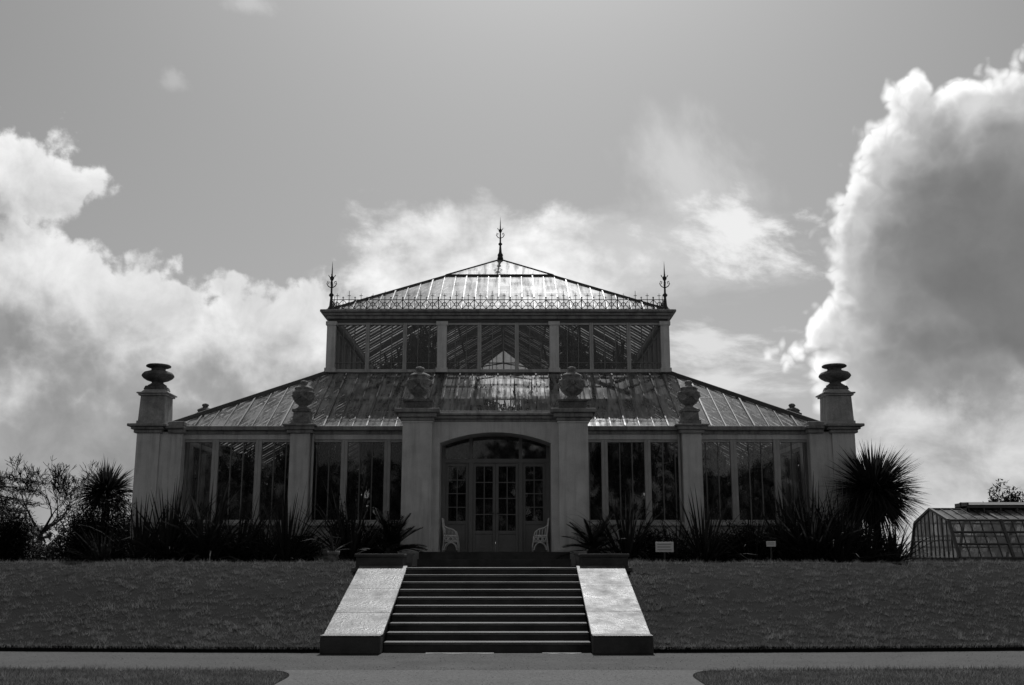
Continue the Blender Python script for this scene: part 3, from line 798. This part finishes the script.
# left half of the bed
cordyline(101, 28.6, 1.85, .92, 900, 'dark cabbage palm with a ball of narrow leaves left of the left corner pier', .055)
shrub(78, 27.8, 1.05, 1.75, 5200, 'dense dark shrub under the left cabbage palm, on its outer side')
shrub(122, 27.9, 1.0, 1.85, 5200, 'dense dark shrub between the left cabbage palm and the left corner pier')
flax(104, 27.00, 1.15, 90, 'low dark flax plant at the foot of the left cabbage palm', .07, R(20))
flax(140, 27.00, 1.55, 100, 'dark flax plant at the foot of the left corner pier, on its outer side', .07, R(25))
flax(168, 26.85, 1.94, 120, 'tall loose flax plant directly below the left corner pier', .07, R(28))
shrub(182, 27.3, .9, 1.15, 3000, 'dark shrub against the foot of the left corner pier, behind the flax plants')
flax(207, 26.55, 1.90, 150, 'wide arching flax plant right of the left corner pier', .085, R(15), 1.4)
flax(238, 27.00, 1.92, 110, 'smaller flax plant behind the wide arching one on the left', .06, R(25))
shrub(240, 27.3, 1.0, .95, 2600, 'low dark shrub under the windows left of the left slim pillar')
flax(286, 26.55, 1.79, 150, 'bushy fountain-shaped flax plant in front of the left slim pillar', .06, R(10), 1.1)
shrub(343, 26.9, .55, 1.65, 2200, 'narrow upright dark shrub in front of the windows left of the porch')
flax(352, 26.55, 1.80, 80, 'sparse flax plant beside the narrow shrub left of the porch')
cycad(391, 25.7, 1.05, 34, 'dark cycad with stiff feathery fronds left of the porch steps')
shrub(374, 26.8, .85, 1.25, 2600, 'low dark shrub behind the left cycad')
shrub(300, 27.3, .95, .95, 2600, 'low dark shrub behind the fountain-shaped flax plant on the left')
flax(262, 27.0, 1.3, 80, 'short flax plant behind and left of the fountain-shaped one', .06, R(20))
flax(186, 26.9, 1.5, 80, 'short dark flax plant between the tall loose one and the wide arching one', .06, R(20))
shrub(415, 27.0, .6, .9, 1500, 'small dark shrub against the left porch pillar')
# right half of the bed
cycad(594, 25.7, .95, 32, 'dark cycad with stiff feathery fronds right of the porch steps')
flax(628, 26.45, 1.85, 120, 'tall drooping flax plant between the porch and the white sign', .06, R(20), 1.4)
shrub(650, 26.9, .95, 1.0, 2600, 'low dark shrub behind the white sign')
shrub(583, 27.0, .55, .85, 1500, 'small dark shrub against the right porch pillar')
flax(676, 27.0, 1.3, 80, 'short flax plant behind the white sign, nearer the slim pillar', .06, R(18))
shrub(712, 27.3, .95, .95, 2600, 'low dark shrub behind the bushy flax plant on the right')
shrub(785, 27.3, 1.0, 1.1, 2800, 'dark shrub below the last window on the right')
flax(704, 26.45, 1.85, 150, 'bushy flax plant in front of the right slim pillar', .06, R(8), 1.0)
shrub(746, 26.8, .9, 1.1, 2800, 'low rounded shrub right of the right slim pillar')
flax(752, 26.55, 1.44, 80, 'short flax plant beside the small label on the right', .06, R(15))
flax(790, 26.85, 1.85, 130, 'tall upright flax plant below the last window on the right', .075, R(30), .8)
flax(812, 26.45, 1.95, 130, 'tallest upright flax plant, left of the right corner pier', .075, R(35), .8)
flax(840, 26.45, 1.85, 130, 'tall flax plant between the right corner pier and the big cabbage palm', .07, R(22), .9)
shrub(826, 27.0, 1.1, 1.5, 4600, 'dense dark shrub at the foot of the right corner pier')
cordyline(878, 27.6, 1.80, 1.37, 2000, 'large cabbage palm with a big ball of narrow leaves right of the right corner pier', .055)
shrub(870, 27.6, .8, 1.15, 2600, 'dark shrub behind the trunk of the big cabbage palm')
flax(893, 27.00, 1.25, 100, 'flax plant right of the trunk of the big cabbage palm', .06, R(15), 1.2)
flax(868, 26.85, 1.2, 90, 'flax plant in front of the trunk of the big cabbage palm', .06, R(15), 1.2)

# plants standing inside the glasshouse
def indoor(loc, h, r, n, rz, proto=[]):
    if not proto:
        for q in range(3):
            e = empty('indoor_plant', (0, 0, 0)); tag(e, 'leafy indoor plant seen dimly through the glasshouse windows', 'plant', 'plants inside the glasshouse')
            mm = MB(); lobes = [(rnd.uniform(-.6, .6), rnd.uniform(-.6, .6), rnd.uniform(.3, .85), rnd.uniform(.25, .45)) for _ in range(12)]
            for i in range(3200):
                lx, ly, lz, lr = rnd.choice(lobes); d = Vector((rnd.gauss(0, 1), rnd.gauss(0, 1), rnd.gauss(0, 1))).normalized() * rnd.random() ** .5
                mm.leaf((lx + d.x * lr, ly + d.y * lr, max(.02, lz + d.z * lr * .55)), (rnd.gauss(0, 1), rnd.gauss(0, 1), rnd.gauss(0, .6)), rnd.uniform(.10, .24), rnd.uniform(.04, .08), .5, 2)
            mm.build('foliage', LEAFI, e)
            tt = MB(); tt.tube([(0, 0, 0), (.03, .02, .3), (-.03, .0, .8)], [.04, .03, .012], 6)
            for k in range(6): a = k * 1.05; tt.tube([(0, 0, .25 + .06 * k), (.5 * math.cos(a), .5 * math.sin(a), .5 + .06 * k)], [.02, .006], 5)
            tt.build('stem', BARK, e); proto.append(e)
        proto.append(0)
    i = proto[3]; proto[3] += 1
    e = proto[i] if i < 3 else copy_tree(proto[i % 3])
    e.location = loc; e.rotation_euler = (0, 0, rz); e.scale = (r, r, h)
ir = random.Random(11)
for (x, y, h, r) in ((-7.3, 30.5, 2.6, 1.0), (-6.0, 32.5, 3.6, 1.3), (-4.4, 30.2, 2.6, 1.0), (-3.0, 31.5, 3.0, 1.1), (3.2, 31.0, 2.9, 1.1), (4.6, 30.4, 3.0, 1.0), (6.1, 30.6, 3.0, 1.1), (7.4, 32.0, 2.8, 1.1),
                     (-3.6, 36.0, 6.6, 1.6), (3.6, 35.5, 6.2, 1.6), (-2.9, 41.0, 7.2, 1.7), (3.2, 40.0, 7.4, 1.7), (-7.0, 38.0, 3.0, 1.4), (7.0, 38.0, 3.0, 1.4), (-3.4, 47.0, 6.8, 1.8), (3.0, 46.0, 7.2, 1.8),
                     (-6.9, 46.0, 3.0, 1.4), (6.9, 46.0, 3.0, 1.4), (-3.0, 54.0, 6.6, 1.8), (3.3, 53.0, 6.6, 1.8), (0.4, 56.0, 5.0, 1.8), (-1.3, 33.5, 1.6, .7), (1.5, 34.0, 1.7, .7), (-6.5, 55, 2.8, 1.6), (6.5, 55, 2.8, 1.6), (.5, 44, 3.2, 1.1),
                     (-4.2, 33.6, 6.9, 1.5), (4.3, 33.4, 6.8, 1.5), (-2.4, 34.2, 6.4, 1.3), (2.6, 34.4, 6.7, 1.3), (-4.3, 38.5, 7.4, 1.7), (4.4, 38.0, 7.4, 1.7), (-.75, 29.6, 2.1, .8), (.95, 30.0, 2.4, .8), (-1.6, 30.2, 2.9, .9), (1.8, 30.4, 3.0, .9),
                     (-1.7, 42.0, 6.4, 1.5), (0, 41.0, 6.1, 1.5), (1.8, 42.6, 6.5, 1.5), (-.9, 46.0, 7.2, 1.5), (1.1, 47.5, 7.6, 1.6), (0, 50.0, 7.3, 1.7), (-.5, 31.6, 3.6, 1.1), (.6, 32.2, 3.9, 1.1), (-1.2, 36, 4.6, 1.2), (1.3, 36.5, 4.8, 1.2), (-8.0, 29.6, 2.9, .9), (8.0, 29.6, 2.9, .9), (-5.4, 30.0, 3.0, 1.0), (5.4, 29.8, 2.9, 1.0), (-7.4, 34.0, 3.2, 1.3), (7.4, 35.0, 3.2, 1.3)):
    x = math.copysign(min(abs(x), (4.95 if h > 4 else 8.5) - 1.3 * r), x); h = min(h, 7.0)   # keep clear of the glass
    indoor((x, y, 1.70), h, r, 0, ir.uniform(0, 6))

# pots and signs on the terrace
def pot(px, Y, h, r, label, mat=POT, leafn=24):
    X = .43 + (px - 512) / F * (Y * CT); o = empty('plant_pot', (X, Y, TERR)); tag(o, label, 'pot', 'pots on the terrace')
    m = MB(); m.lathe([(r * .68, 0), (r * .9, h * .72), (r * .92, h * .74), (r * 1.06, h * .75), (r * 1.08, h), (r * .92, h), (r * .9, h * .9)], n=20,
                      flute=lambda q, z, a: .05 * math.cos(8 * a) if .1 * h < z < .7 * h else 0); m.build('pot', mat, o, smooth=True)
    s = MB(); s.lathe([(r * .9, 0), (r * .9, .01)], (0, 0, h * .9), 16); s.build('soil', SOIL, o)
    if leafn:
        l = rosette(leafn, .5, .035, R(20), .8, h * .9, .02, .05, 4); l.build('leaves', LEAF, o)
pot(333.5, 24.2, .36, .13, 'small pale fluted pot on the terrace left of the steps', PALESTONE)
pot(408, 24.6, .36, .14, 'squat pot half hidden behind the block at the top of the steps, left side', POT, 0)
pot(580, 24.6, .36, .14, 'squat pot half hidden behind the block at the top of the steps, right side', POT, 0)
def sign(px, py, Y, w, h, label, lines):
    X, Z = at(px, py, Y); o = empty('plant_sign', (X, Y, TERR)); tag(o, label, 'sign')
    m = MB(); m.box(-w / 2, w / 2, -.012, .012, Z - TERR - h / 2, Z - TERR + h / 2); b = m.build('board', SIGNM, o, bevel=.004)
    t = MB()
    for k in range(lines): z = Z - TERR + h * (.28 - .28 * k); t.box(-w * .4, w * (.38 - .06 * (k % 2)), -.0155, -.0125, z - h * .03, z + h * .03)
    t.build('lettering', SIGNT, b)
    p = MB(); p.box(-.02, .02, .014, .034, -.05, Z - TERR); p.build('post', DARKIRON, o)
    b.rotation_euler = (R(0), 0, 0)
sign(664.5, 547, 24.6, .42, .23, 'white oblong plant sign on a post among the plants right of the steps', 3)
sign(771, 544, 24.8, .22, .12, 'small pale plant label among the plants below the right windows', 2)

# ------------------------------------------------------------------ trees and the small glasshouse beyond
def branch(mb, p, d, L, r, depth, rr, spread=.48, up=.2, twigs=None):
    pts = [p]; rs = [r]; seg = 3
    for k in range(seg):
        d = (d + Vector((rr.gauss(0, .12), rr.gauss(0, .12), rr.gauss(0, .1) + up * .3))).normalized(); p = p + d * (L / seg); pts.append(p); rs.append(r * (1 - .35 * (k + 1) / seg))
    mb.tube(pts, [max(q, .013) for q in rs], 5 if depth > 2 else 3)
    if depth == 0: return
    for k in range(rr.choice((2, 3, 3))):
        q = pts[rr.choice((2, 3, 3))]; dd = (d + Vector((rr.gauss(0, spread), rr.gauss(0, spread), rr.gauss(.05, spread * .6)))).normalized()
        branch(mb, q, dd, L * rr.uniform(.62, .85), rs[-1] * .72, depth - 1, rr, spread, up)
def bare_tree(px, Y, H, depth, seed, label, rmin=.0, trunk=.3, group=None):
    rr = random.Random(seed); X = .43 + (px - 512) / F * Y * CT; o = empty('bare_tree', (X, Y, 1.3)); tag(o, label, 'tree', group)
    t = MB(); t.tube([(0, 0, 0), (.05, 0, H * .12), (0, .1, H * trunk)], [H * .03, H * .024, H * .02], 8); t.build('trunk', BARK, o)
    c = MB()
    for k in range(5):
        a = k * 1.26 + rr.random(); branch(c, Vector((0, .1, H * trunk * rr.uniform(.75, 1))), Vector((math.cos(a) * .8, math.sin(a) * .8, rr.uniform(.4, 1.0))).normalized(), H * .25, H * .015, depth, rr)
    c.build('crown', BARK, o)
bare_tree(38, 62, 6.1, 6, 12, 'bare many-branched tree left of the left cabbage palm, against the sky')
def cedar(px, Y, H, label):
    X = .43 + (px - 512) / F * Y * CT; o = empty('cedar_tree', (X, Y, 1.3)); tag(o, label, 'tree'); rr = random.Random(9)
    t = MB(); t.tube([(0, 0, 0), (.1, 0, H * .5), (0, 0, H * .93)], [.28, .2, .06], 8); c = MB()
    for k in range(6):
        z = H * (.34 + .58 * k / 5) + rr.uniform(-.2, .2); a0 = rr.uniform(0, 6.28)
        for j in range(3):
            a = a0 + j * 2.1 + rr.uniform(-.3, .3); L = 4.6 * rr.uniform(.35, 1.1)
            tip = Vector((math.cos(a) * L, math.sin(a) * L, z - rr.uniform(.1, .9))); t.tube([(0, 0, z), tip * .5 + Vector((0, 0, z * .5 + .1)), tip], [.05, .03, .012], 4)
            for i in range(420):
                f = rr.random() ** .6; p = Vector((0, 0, z)).lerp(tip, f) + Vector((rr.gauss(0, .35), rr.gauss(0, .35), rr.gauss(.0, .13)))
                c.leaf(p, (rr.gauss(0, 1), rr.gauss(0, 1), rr.gauss(0, .15)), .32, .1, .2, 2)
    t.build('trunk', BARK, o); c.build('crown', CEDAR, o)
cedar(-10, 80, 7.0, 'flat-layered cedar at the far left edge, behind the bare tree')
shrub(4, 44, 2.2, 2.6, 16000, 'big dark evergreen shrub at the left edge of the lawn', None, .13, 'evergreen_shrub')
shrub(56, 50, 2.2, 1.0, 9000, 'low dark evergreen shrub under the bare tree', None, .12, 'evergreen_shrub')
shrub(102, 46, 2.2, 2.4, 15000, 'dark evergreen shrub behind the left cabbage palm', None, .13, 'evergreen_shrub')
# tree line far beyond
tl = MB(); tr = random.Random(21)
for i in range(9000):
    side = tr.choice((-1, 1)); x = side * tr.uniform(60, 330); y = tr.uniform(225, 250); hh = 3.5 + 2.2 * math.sin(x * .045) + 1.6 * math.sin(x * .13 + 1)
    tl.leaf((x, y, 1.3 + max(.2, hh) * tr.random() ** .7), (tr.gauss(0, 1), tr.gauss(0, 1), tr.gauss(0, 1)), 1.6, .8, .2, 2)
for i in range(9000):                                        # unseen trees added behind the camera to darken the reflections in the panes
    x = tr.uniform(-110, 110); y = -95 - tr.uniform(0, 14) - abs(x) * .1; hh = 17 + 3 * math.sin(x * .11) + 2 * math.sin(x * .31 + 1)
    tl.leaf((x, y, hh * tr.random() ** .8), (tr.gauss(0, 1), tr.gauss(0, 1), tr.gauss(0, 1)), 2.8, 1.7, .2, 2)
tag(tl.build('woods_and_unseen_trees', LEAFD), kind='stuff')
def round_tree(px, Y, H, r, label):
    X = .43 + (px - 512) / F * Y * CT; o = empty('round_tree', (X, Y, 1.3)); tag(o, label, 'tree')
    t = MB(); t.tube([(0, 0, 0), (.1, 0, H * .3), (0, 0, H * .75)], [.35, .25, .08], 8)
    for k in range(8): a = k * .8; t.tube([(0, 0, H * .3), (math.cos(a) * r * .5, math.sin(a) * r * .5, H * .55), (math.cos(a) * r * .7, math.sin(a) * r * .7, H * .75)], [.14, .08, .03], 5)
    t.build('trunk', BARK, o); shrub_mesh(r, r * .9, H, 8000, .5).build('crown', LEAFD, o)
round_tree(1012, 118, 8.2, 3.0, 'round-headed tree beyond the small glasshouse, nearest the right edge')
round_tree(990, 128, 7.6, 2.2, 'smaller round-headed tree beyond the small glasshouse, left of the one at the right edge')
def small_glasshouse():
    X0, Z0 = 0, 0; Y = 44.0
    x_l, _ = at(930, 510, Y); o = empty('small_glasshouse', (x_l, Y, 1.35))
    tag(o, 'low mansard-roofed glasshouse with ridge vents at the right edge', 'glasshouse')
    L = 22.0; ye, ys, yr = -3.0, -1.3 - .4, 0.0       # foot of the steep side, break of slope, ridge (front half), relative to Y
    prof = [(-2.55, .25), (-1.75, 1.72), (0, 2.24), (1.75, 1.72), (2.55, .25)]
    fr = MB(); gl = MB(); vb = MB(); base = MB()
    base.box(0, L, -2.62, -2.45, 0, .25); base.box(0, L, 2.45, 2.62, 0, .25); base.box(0, .12, -2.45, 2.45, 0, .25)
    base.build('base_wall', RISER, o)
    for (a, b) in zip(prof, prof[1:]):
        gl.quad((0, a[0], a[1]), (L, a[0], a[1]), (L, b[0], b[1]), (0, b[0], b[1]))
    gl.quad(*[(0, y, z) for y, z in prof])
    gl.build('glass', G_GH, o)
    for a, b in zip(prof, prof[1:]):
        n = Vector((0, -(b[1] - a[1]), b[0] - a[0])).normalized()
        for k in range(int(L / .42) + 1):
            x = k * .42; big = k % 5 == 0; steep = abs(b[1] - a[1]) > 1
            fr.bar((x, *a), (x, *b), .11 if big else .028, .10 if big else .05, n, 0.02)
        for f in ((0, .36, .68, 1) if abs(b[1] - a[1]) > 1 else (0, 1)):
            q = (a[0] + (b[0] - a[0]) * f, a[1] + (b[1] - a[1]) * f); fr.bar((0, *q), (L, *q), .06, .07, n, .022)
    for k in range(12):                              # gable bars
        y = -2.4 + 4.8 * k / 11; ay = abs(y); top = 2.24 - .52 * ay / 1.75 if ay < 1.75 else 1.72 - 1.47 * (ay - 1.75) / .8
        fr.bar((0, y, .25), (0, y, top), .045 if k % 3 else .09, .05, (1, 0, 0))
    fr.bar((0, -2.2, .95), (0, 2.2, .95), .05, .05)
    fr.build('frame', GREYIRON, o)
    for k in range(5):
        x0 = 1.3 + 3.9 * k; v = MB(); v.box(x0, x0 + 3.5, -.62, .62, 2.28, 2.36)
        for q in range(6): v.box(x0 + q * .68, x0 + q * .68 + .05, -.6, -.55, 2.06, 2.28)
        v.box(x0, x0 + .08, -.6, .6, 2.05, 2.5); v.box(x0, x0 + 3.5, -.05, .05, 2.36, 2.5)
        v.quad((x0, -.66, 2.40), (x0 + 3.5, -.66, 2.40), (x0 + 3.5, 0, 2.54), (x0, 0, 2.54)); v.quad((x0, .66, 2.40), (x0 + 3.5, .66, 2.40), (x0 + 3.5, 0, 2.54), (x0, 0, 2.54))
        v.build('ridge_vent', GREYIRON, o)
    return o
small_glasshouse()

# ------------------------------------------------------------------ sun and sky
SUN_EL, SUN_AZ = R(52.5), R(2.5)                    # azimuth measured from +Y towards +X
sd = Vector((math.sin(SUN_AZ) * math.cos(SUN_EL), math.cos(SUN_AZ) * math.cos(SUN_EL), math.sin(SUN_EL)))
sl = bpy.data.lights.new('sun', 'SUN'); so = bpy.data.objects.new('sun', sl); COL.objects.link(so)
sl.energy = 2.8; sl.angle = R(.53); sl.color = (1, 1, 1); so.location = sd * 100
so.rotation_euler = (-sd).to_track_quat('-Z', 'Y').to_euler()

w = bpy.data.worlds.new('World'); sc.world = w; w.use_nodes = True; w.cycles.sampling_method = 'MANUAL'; w.cycles.sample_map_resolution = 512; nt = w.node_tree; nt.nodes.clear(); g = NT(nt); g.dims = '2D'
SKY_GAIN = .65
sky = g.n('ShaderNodeTexSky', sky_type='NISHITA'); sky.sun_disc = False; sky.sun_elevation = SUN_EL; sky.sun_rotation = SUN_AZ
sky.air_density = 1.0; sky.dust_density = 1.8; sky.ozone_density = 1.0
bw = g.n('ShaderNodeRGBToBW'); nt.links.new(sky.outputs[0], bw.inputs[0])
dirv = g.n('ShaderNodeTexCoord').outputs['Generated']
#CLOUDS-BEGIN
def cloud_field():
    """node group: direction coordinates (azimuth, elevation, 0) -> density of the cumulus banks (0 = rim, >0 inside)"""
    t = bpy.data.node_groups.new('cumulus_field', 'ShaderNodeTree')
    t.interface.new_socket('P', in_out='INPUT', socket_type='NodeSocketVector')
    t.interface.new_socket('Right', in_out='OUTPUT', socket_type='NodeSocketFloat')
    t.interface.new_socket('Crease', in_out='OUTPUT', socket_type='NodeSocketFloat')
    t.interface.new_socket('Left', in_out='OUTPUT', socket_type='NodeSocketFloat')
    q = NT(t); q.dims = '2D'; gi = q.n('NodeGroupInput').outputs[0]; go = q.n('NodeGroupOutput')
    def blobs(P, lst, k):
        out = None
        for (px, py, rx, ry) in lst:
            a, e = azel(px, py); rx, ry = rx / F, ry / F; s = min(rx, ry)
            d = q.v('LENGTH', q.v('MULTIPLY', q.v('SUBTRACT', P, (a, e, 0)), (s / rx, s / ry, 0)))
            f = q.m('SUBTRACT', s, d)
            out = f if out is None else q.m('SMOOTH_MAX', out, f, k)
        return out
    # right: towering cumulus, cauliflower rim
    nz = q.n('ShaderNodeTexNoise', noise_dimensions='2D'); q.put(nz.inputs['Vector'], gi); nz.inputs['Scale'].default_value = 14; nz.inputs['Detail'].default_value = 3
    wv = q.v('SCALE', q.v('SUBTRACT', nz.outputs['Color'], (.5, .5, .5)), .016)
    P2 = q.v('ADD', gi, wv)
    base = blobs(P2, [(1000, 130, 92, 56), (935, 185, 80, 82), (890, 250, 62, 48), (1005, 250, 160, 145), (878, 318, 66, 46), (955, 335, 135, 82), (1110, 275, 200, 150), (912, 112, 30, 30), (862, 225, 34, 30)], .010)
    def bil(vec, scale, det=0): return q.m('ABSOLUTE', q.m('SUBTRACT', q.noise(vec, scale, det, .5), .5))
    b1, b2, b3 = bil(P2, 13), bil(P2, 29), bil(P2, 64, 1)
    q.put(go.inputs['Crease'], q.m('ADD', q.m('ADD', b1, b2), q.m('MULTIPLY', b3, .8)))
    puff = q.m('SUBTRACT', q.m('ADD', q.m('ADD', q.m('MULTIPLY', b1, .055), q.m('MULTIPLY', b2, .038)), q.m('MULTIPLY', b3, .018)), .009)
    fine = q.m('MULTIPLY', q.m('SUBTRACT', q.noise(gi, 60, 5, .6), .5), .006)
    big = q.m('MULTIPLY', q.m('SUBTRACT', q.noise(gi, 11, 3, .5), .5), .018)
    q.put(go.inputs[0], q.m('ADD', q.m('ADD', base, puff), q.m('ADD', fine, big)))
    # left: softer bank
    nz2 = q.n('ShaderNodeTexNoise', noise_dimensions='2D'); q.put(nz2.inputs['Vector'], gi); nz2.inputs['Scale'].default_value = 10; nz2.inputs['Detail'].default_value = 4
    P3 = q.v('ADD', gi, q.v('SCALE', q.v('SUBTRACT', nz2.outputs['Color'], (.5, .5, .5)), .034))
    base = blobs(P3, [(0, 168, 70, 40), (66, 196, 24, 22), (20, 300, 130, 70), (130, 345, 120, 72), (250, 350, 130, 62), (-60, 300, 150, 70), (-130, 170, 100, 90), (330, 360, 120, 70), (160, 470, 360, 150)], .02)
    nn = q.m('MULTIPLY', q.m('SUBTRACT', q.noise(gi, 16, 7, .6, 0), .5), .075)
    q.put(go.inputs['Left'], q.m('ADD', q.m('ADD', base, nn), q.m('SUBTRACT', q.m('ADD', q.m('MULTIPLY', bil(P3, 17), .05), q.m('MULTIPLY', bil(P3, 40, 1), .035)), .008)))
    return t
grp = cloud_field()
sx = g.n('ShaderNodeSeparateXYZ'); nt.links.new(dirv, sx.inputs[0])
az = g.m('ARCTAN2', sx.outputs[0], sx.outputs[1]); el = g.m('ARCSINE', sx.outputs[2])
cv = g.n('ShaderNodeCombineXYZ'); nt.links.new(az, cv.inputs[0]); nt.links.new(el, cv.inputs[1]); P = cv.outputs[0]
def field(vec):
    n_ = g.n('ShaderNodeGroup'); n_.node_tree = grp; nt.links.new(vec, n_.inputs[0]); return n_.outputs
f0 = field(P)
toSun = g.v('NORMALIZE', g.v('SUBTRACT', (SUN_AZ, SUN_EL, 0), P))
f1 = field(g.v('ADD', P, g.v('SCALE', toSun, .011)))
f2 = field(g.v('ADD', P, g.v('SCALE', toSun, .042)))
clear = g.m('MULTIPLY', bw.outputs[0], .10 * SKY_GAIN)
def blob_mask(px, py, rx, ry, a, b, nscale, namp, stretch=(1, 1, 1), rot=0, detail=6):
    A, E_ = azel(px, py)
    dv = g.v('SUBTRACT', P, (A, E_, 0))
    if rot:
        vr = g.n('ShaderNodeVectorRotate', rotation_type='Z_AXIS'); g.put(vr.inputs['Vector'], dv); vr.inputs['Angle'].default_value = rot; dv = vr.outputs[0]
    d = g.v('LENGTH', g.v('MULTIPLY', dv, (F / rx, F / ry, 0)))
    n_ = g.noise(g.v('MULTIPLY', dv, stretch), nscale, detail, .6, .12)
    return g.ss(g.m('ADD', g.m('SUBTRACT', 1, d), g.m('MULTIPLY', g.m('SUBTRACT', n_, .5), namp)), a, b)
col = clear
def over(col, mask, val): return g.mixf(mask, col, val)
# thin veils and wisps
col = over(col, blob_mask(695, 185, 85, 95, .0, 1.0, 12, 1.7, (1, .6, 1), R(-25), 6), .62)
col = over(col, blob_mask(640, 260, 170, 60, .0, .8, 14, 1.6, (.6, 1.4, 1)), .60)
col = over(col, blob_mask(742, 240, 85, 52, .1, .9, 17, 2.8, (.75, 1.5, 1), R(14), 7), .86)
col = over(col, blob_mask(715, 350, 110, 34, .2, 1.0, 20, 2.6, (.55, 1.8, 1), R(6)), .72)
col = over(col, blob_mask(730, 388, 120, 26, .2, 1.0, 18, 2.4, (.55, 2, 1), R(-3)), .72)
col = over(col, blob_mask(175, 82, 22, 14, .1, .9, 30, 1.6), .48)
col = over(col, blob_mask(252, 4, 40, 14, .1, .9, 26, 1.4), .55)
# cloud behind the roof
cm = blob_mask(495, 268, 185, 78, .02, .5, 14, 1.5, (.85, 1.25, 1), 0, 7)
cs_ = g.noise(g.v('MULTIPLY', P, (.9, 1.2, 1)), 18, 6, .58, .05)
col = over(col, cm, g.lin(cs_, .3, .7, .58, .98))
# low band of paler cloud near the horizon on the right
hz = g.m('MULTIPLY', g.ss(az, .12, .28), g.ss(g.m('ADD', el, g.m('MULTIPLY', g.m('SUBTRACT', g.noise(P, 14, 7, .6), .5), .12)), .155, .10))
lowtone = g.lin(g.noise(g.v('MULTIPLY', P, (1, 1.4, 1)), 13, 7, .6, .2), .32, .68, .42, .72)
# left bank
lm = g.ss(f0['Left'], -.004, .010)
ldeep = g.ss(f2['Left'], -.005, .062)
ltone = g.mixf(ldeep, .78, g.lin(el, .30, .05, .27, .36))
ltone = g.m('MULTIPLY', ltone, g.lin(g.noise(P, 15, 6, .6, .2), .3, .7, .82, 1.18))
col = over(col, lm, ltone)
# right tower
rm = g.ss(f0['Right'], -.004, .007)
r1 = g.m('ADD', g.m('MULTIPLY', g.ss(f1['Right'], -.004, .018), .55), g.m('MULTIPLY', g.ss(f2['Right'], -.022, .032), .45))
shade = g.ss(g.m('SUBTRACT', el, g.m('MULTIPLY', g.m('SUBTRACT', az, .34), .9)), .52, .06, .34, .165)
inner = g.mixf(g.ss(f0['Right'], .012, .085), .37, shade)
rtone = g.mixf(r1, g.lin(f0['Crease'], .02, .28, .76, 1.02), inner)
rtone = g.m('MULTIPLY', rtone, g.lin(g.noise(P, 8, 6, .56, .1), .3, .7, .82, 1.18))
col = over(col, rm, rtone)
col = over(col, hz, lowtone)
#CLOUDS-END
# below the horizon and away from the view the sky is plain
bg = g.n('ShaderNodeBackground'); nt.links.new(g.grey(col), bg.inputs[0]); bg.inputs[1].default_value = 1.0
ow = g.n('ShaderNodeOutputWorld'); nt.links.new(bg.outputs[0], ow.inputs[0])

# ------------------------------------------------------------------ render settings
sc.render.engine = 'CYCLES'
sc.view_settings.view_transform = 'Standard'; sc.view_settings.look = 'None'; sc.view_settings.gamma = 1; sc.view_settings.exposure = 0.0
cy = sc.cycles; cy.max_bounces = 10; cy.diffuse_bounces = 3; cy.glossy_bounces = 3; cy.transmission_bounces = 8; cy.transparent_max_bounces = 32
cy.caustics_reflective = False; cy.caustics_refractive = False; cy.sample_clamp_indirect = 4
cy.use_denoising = True
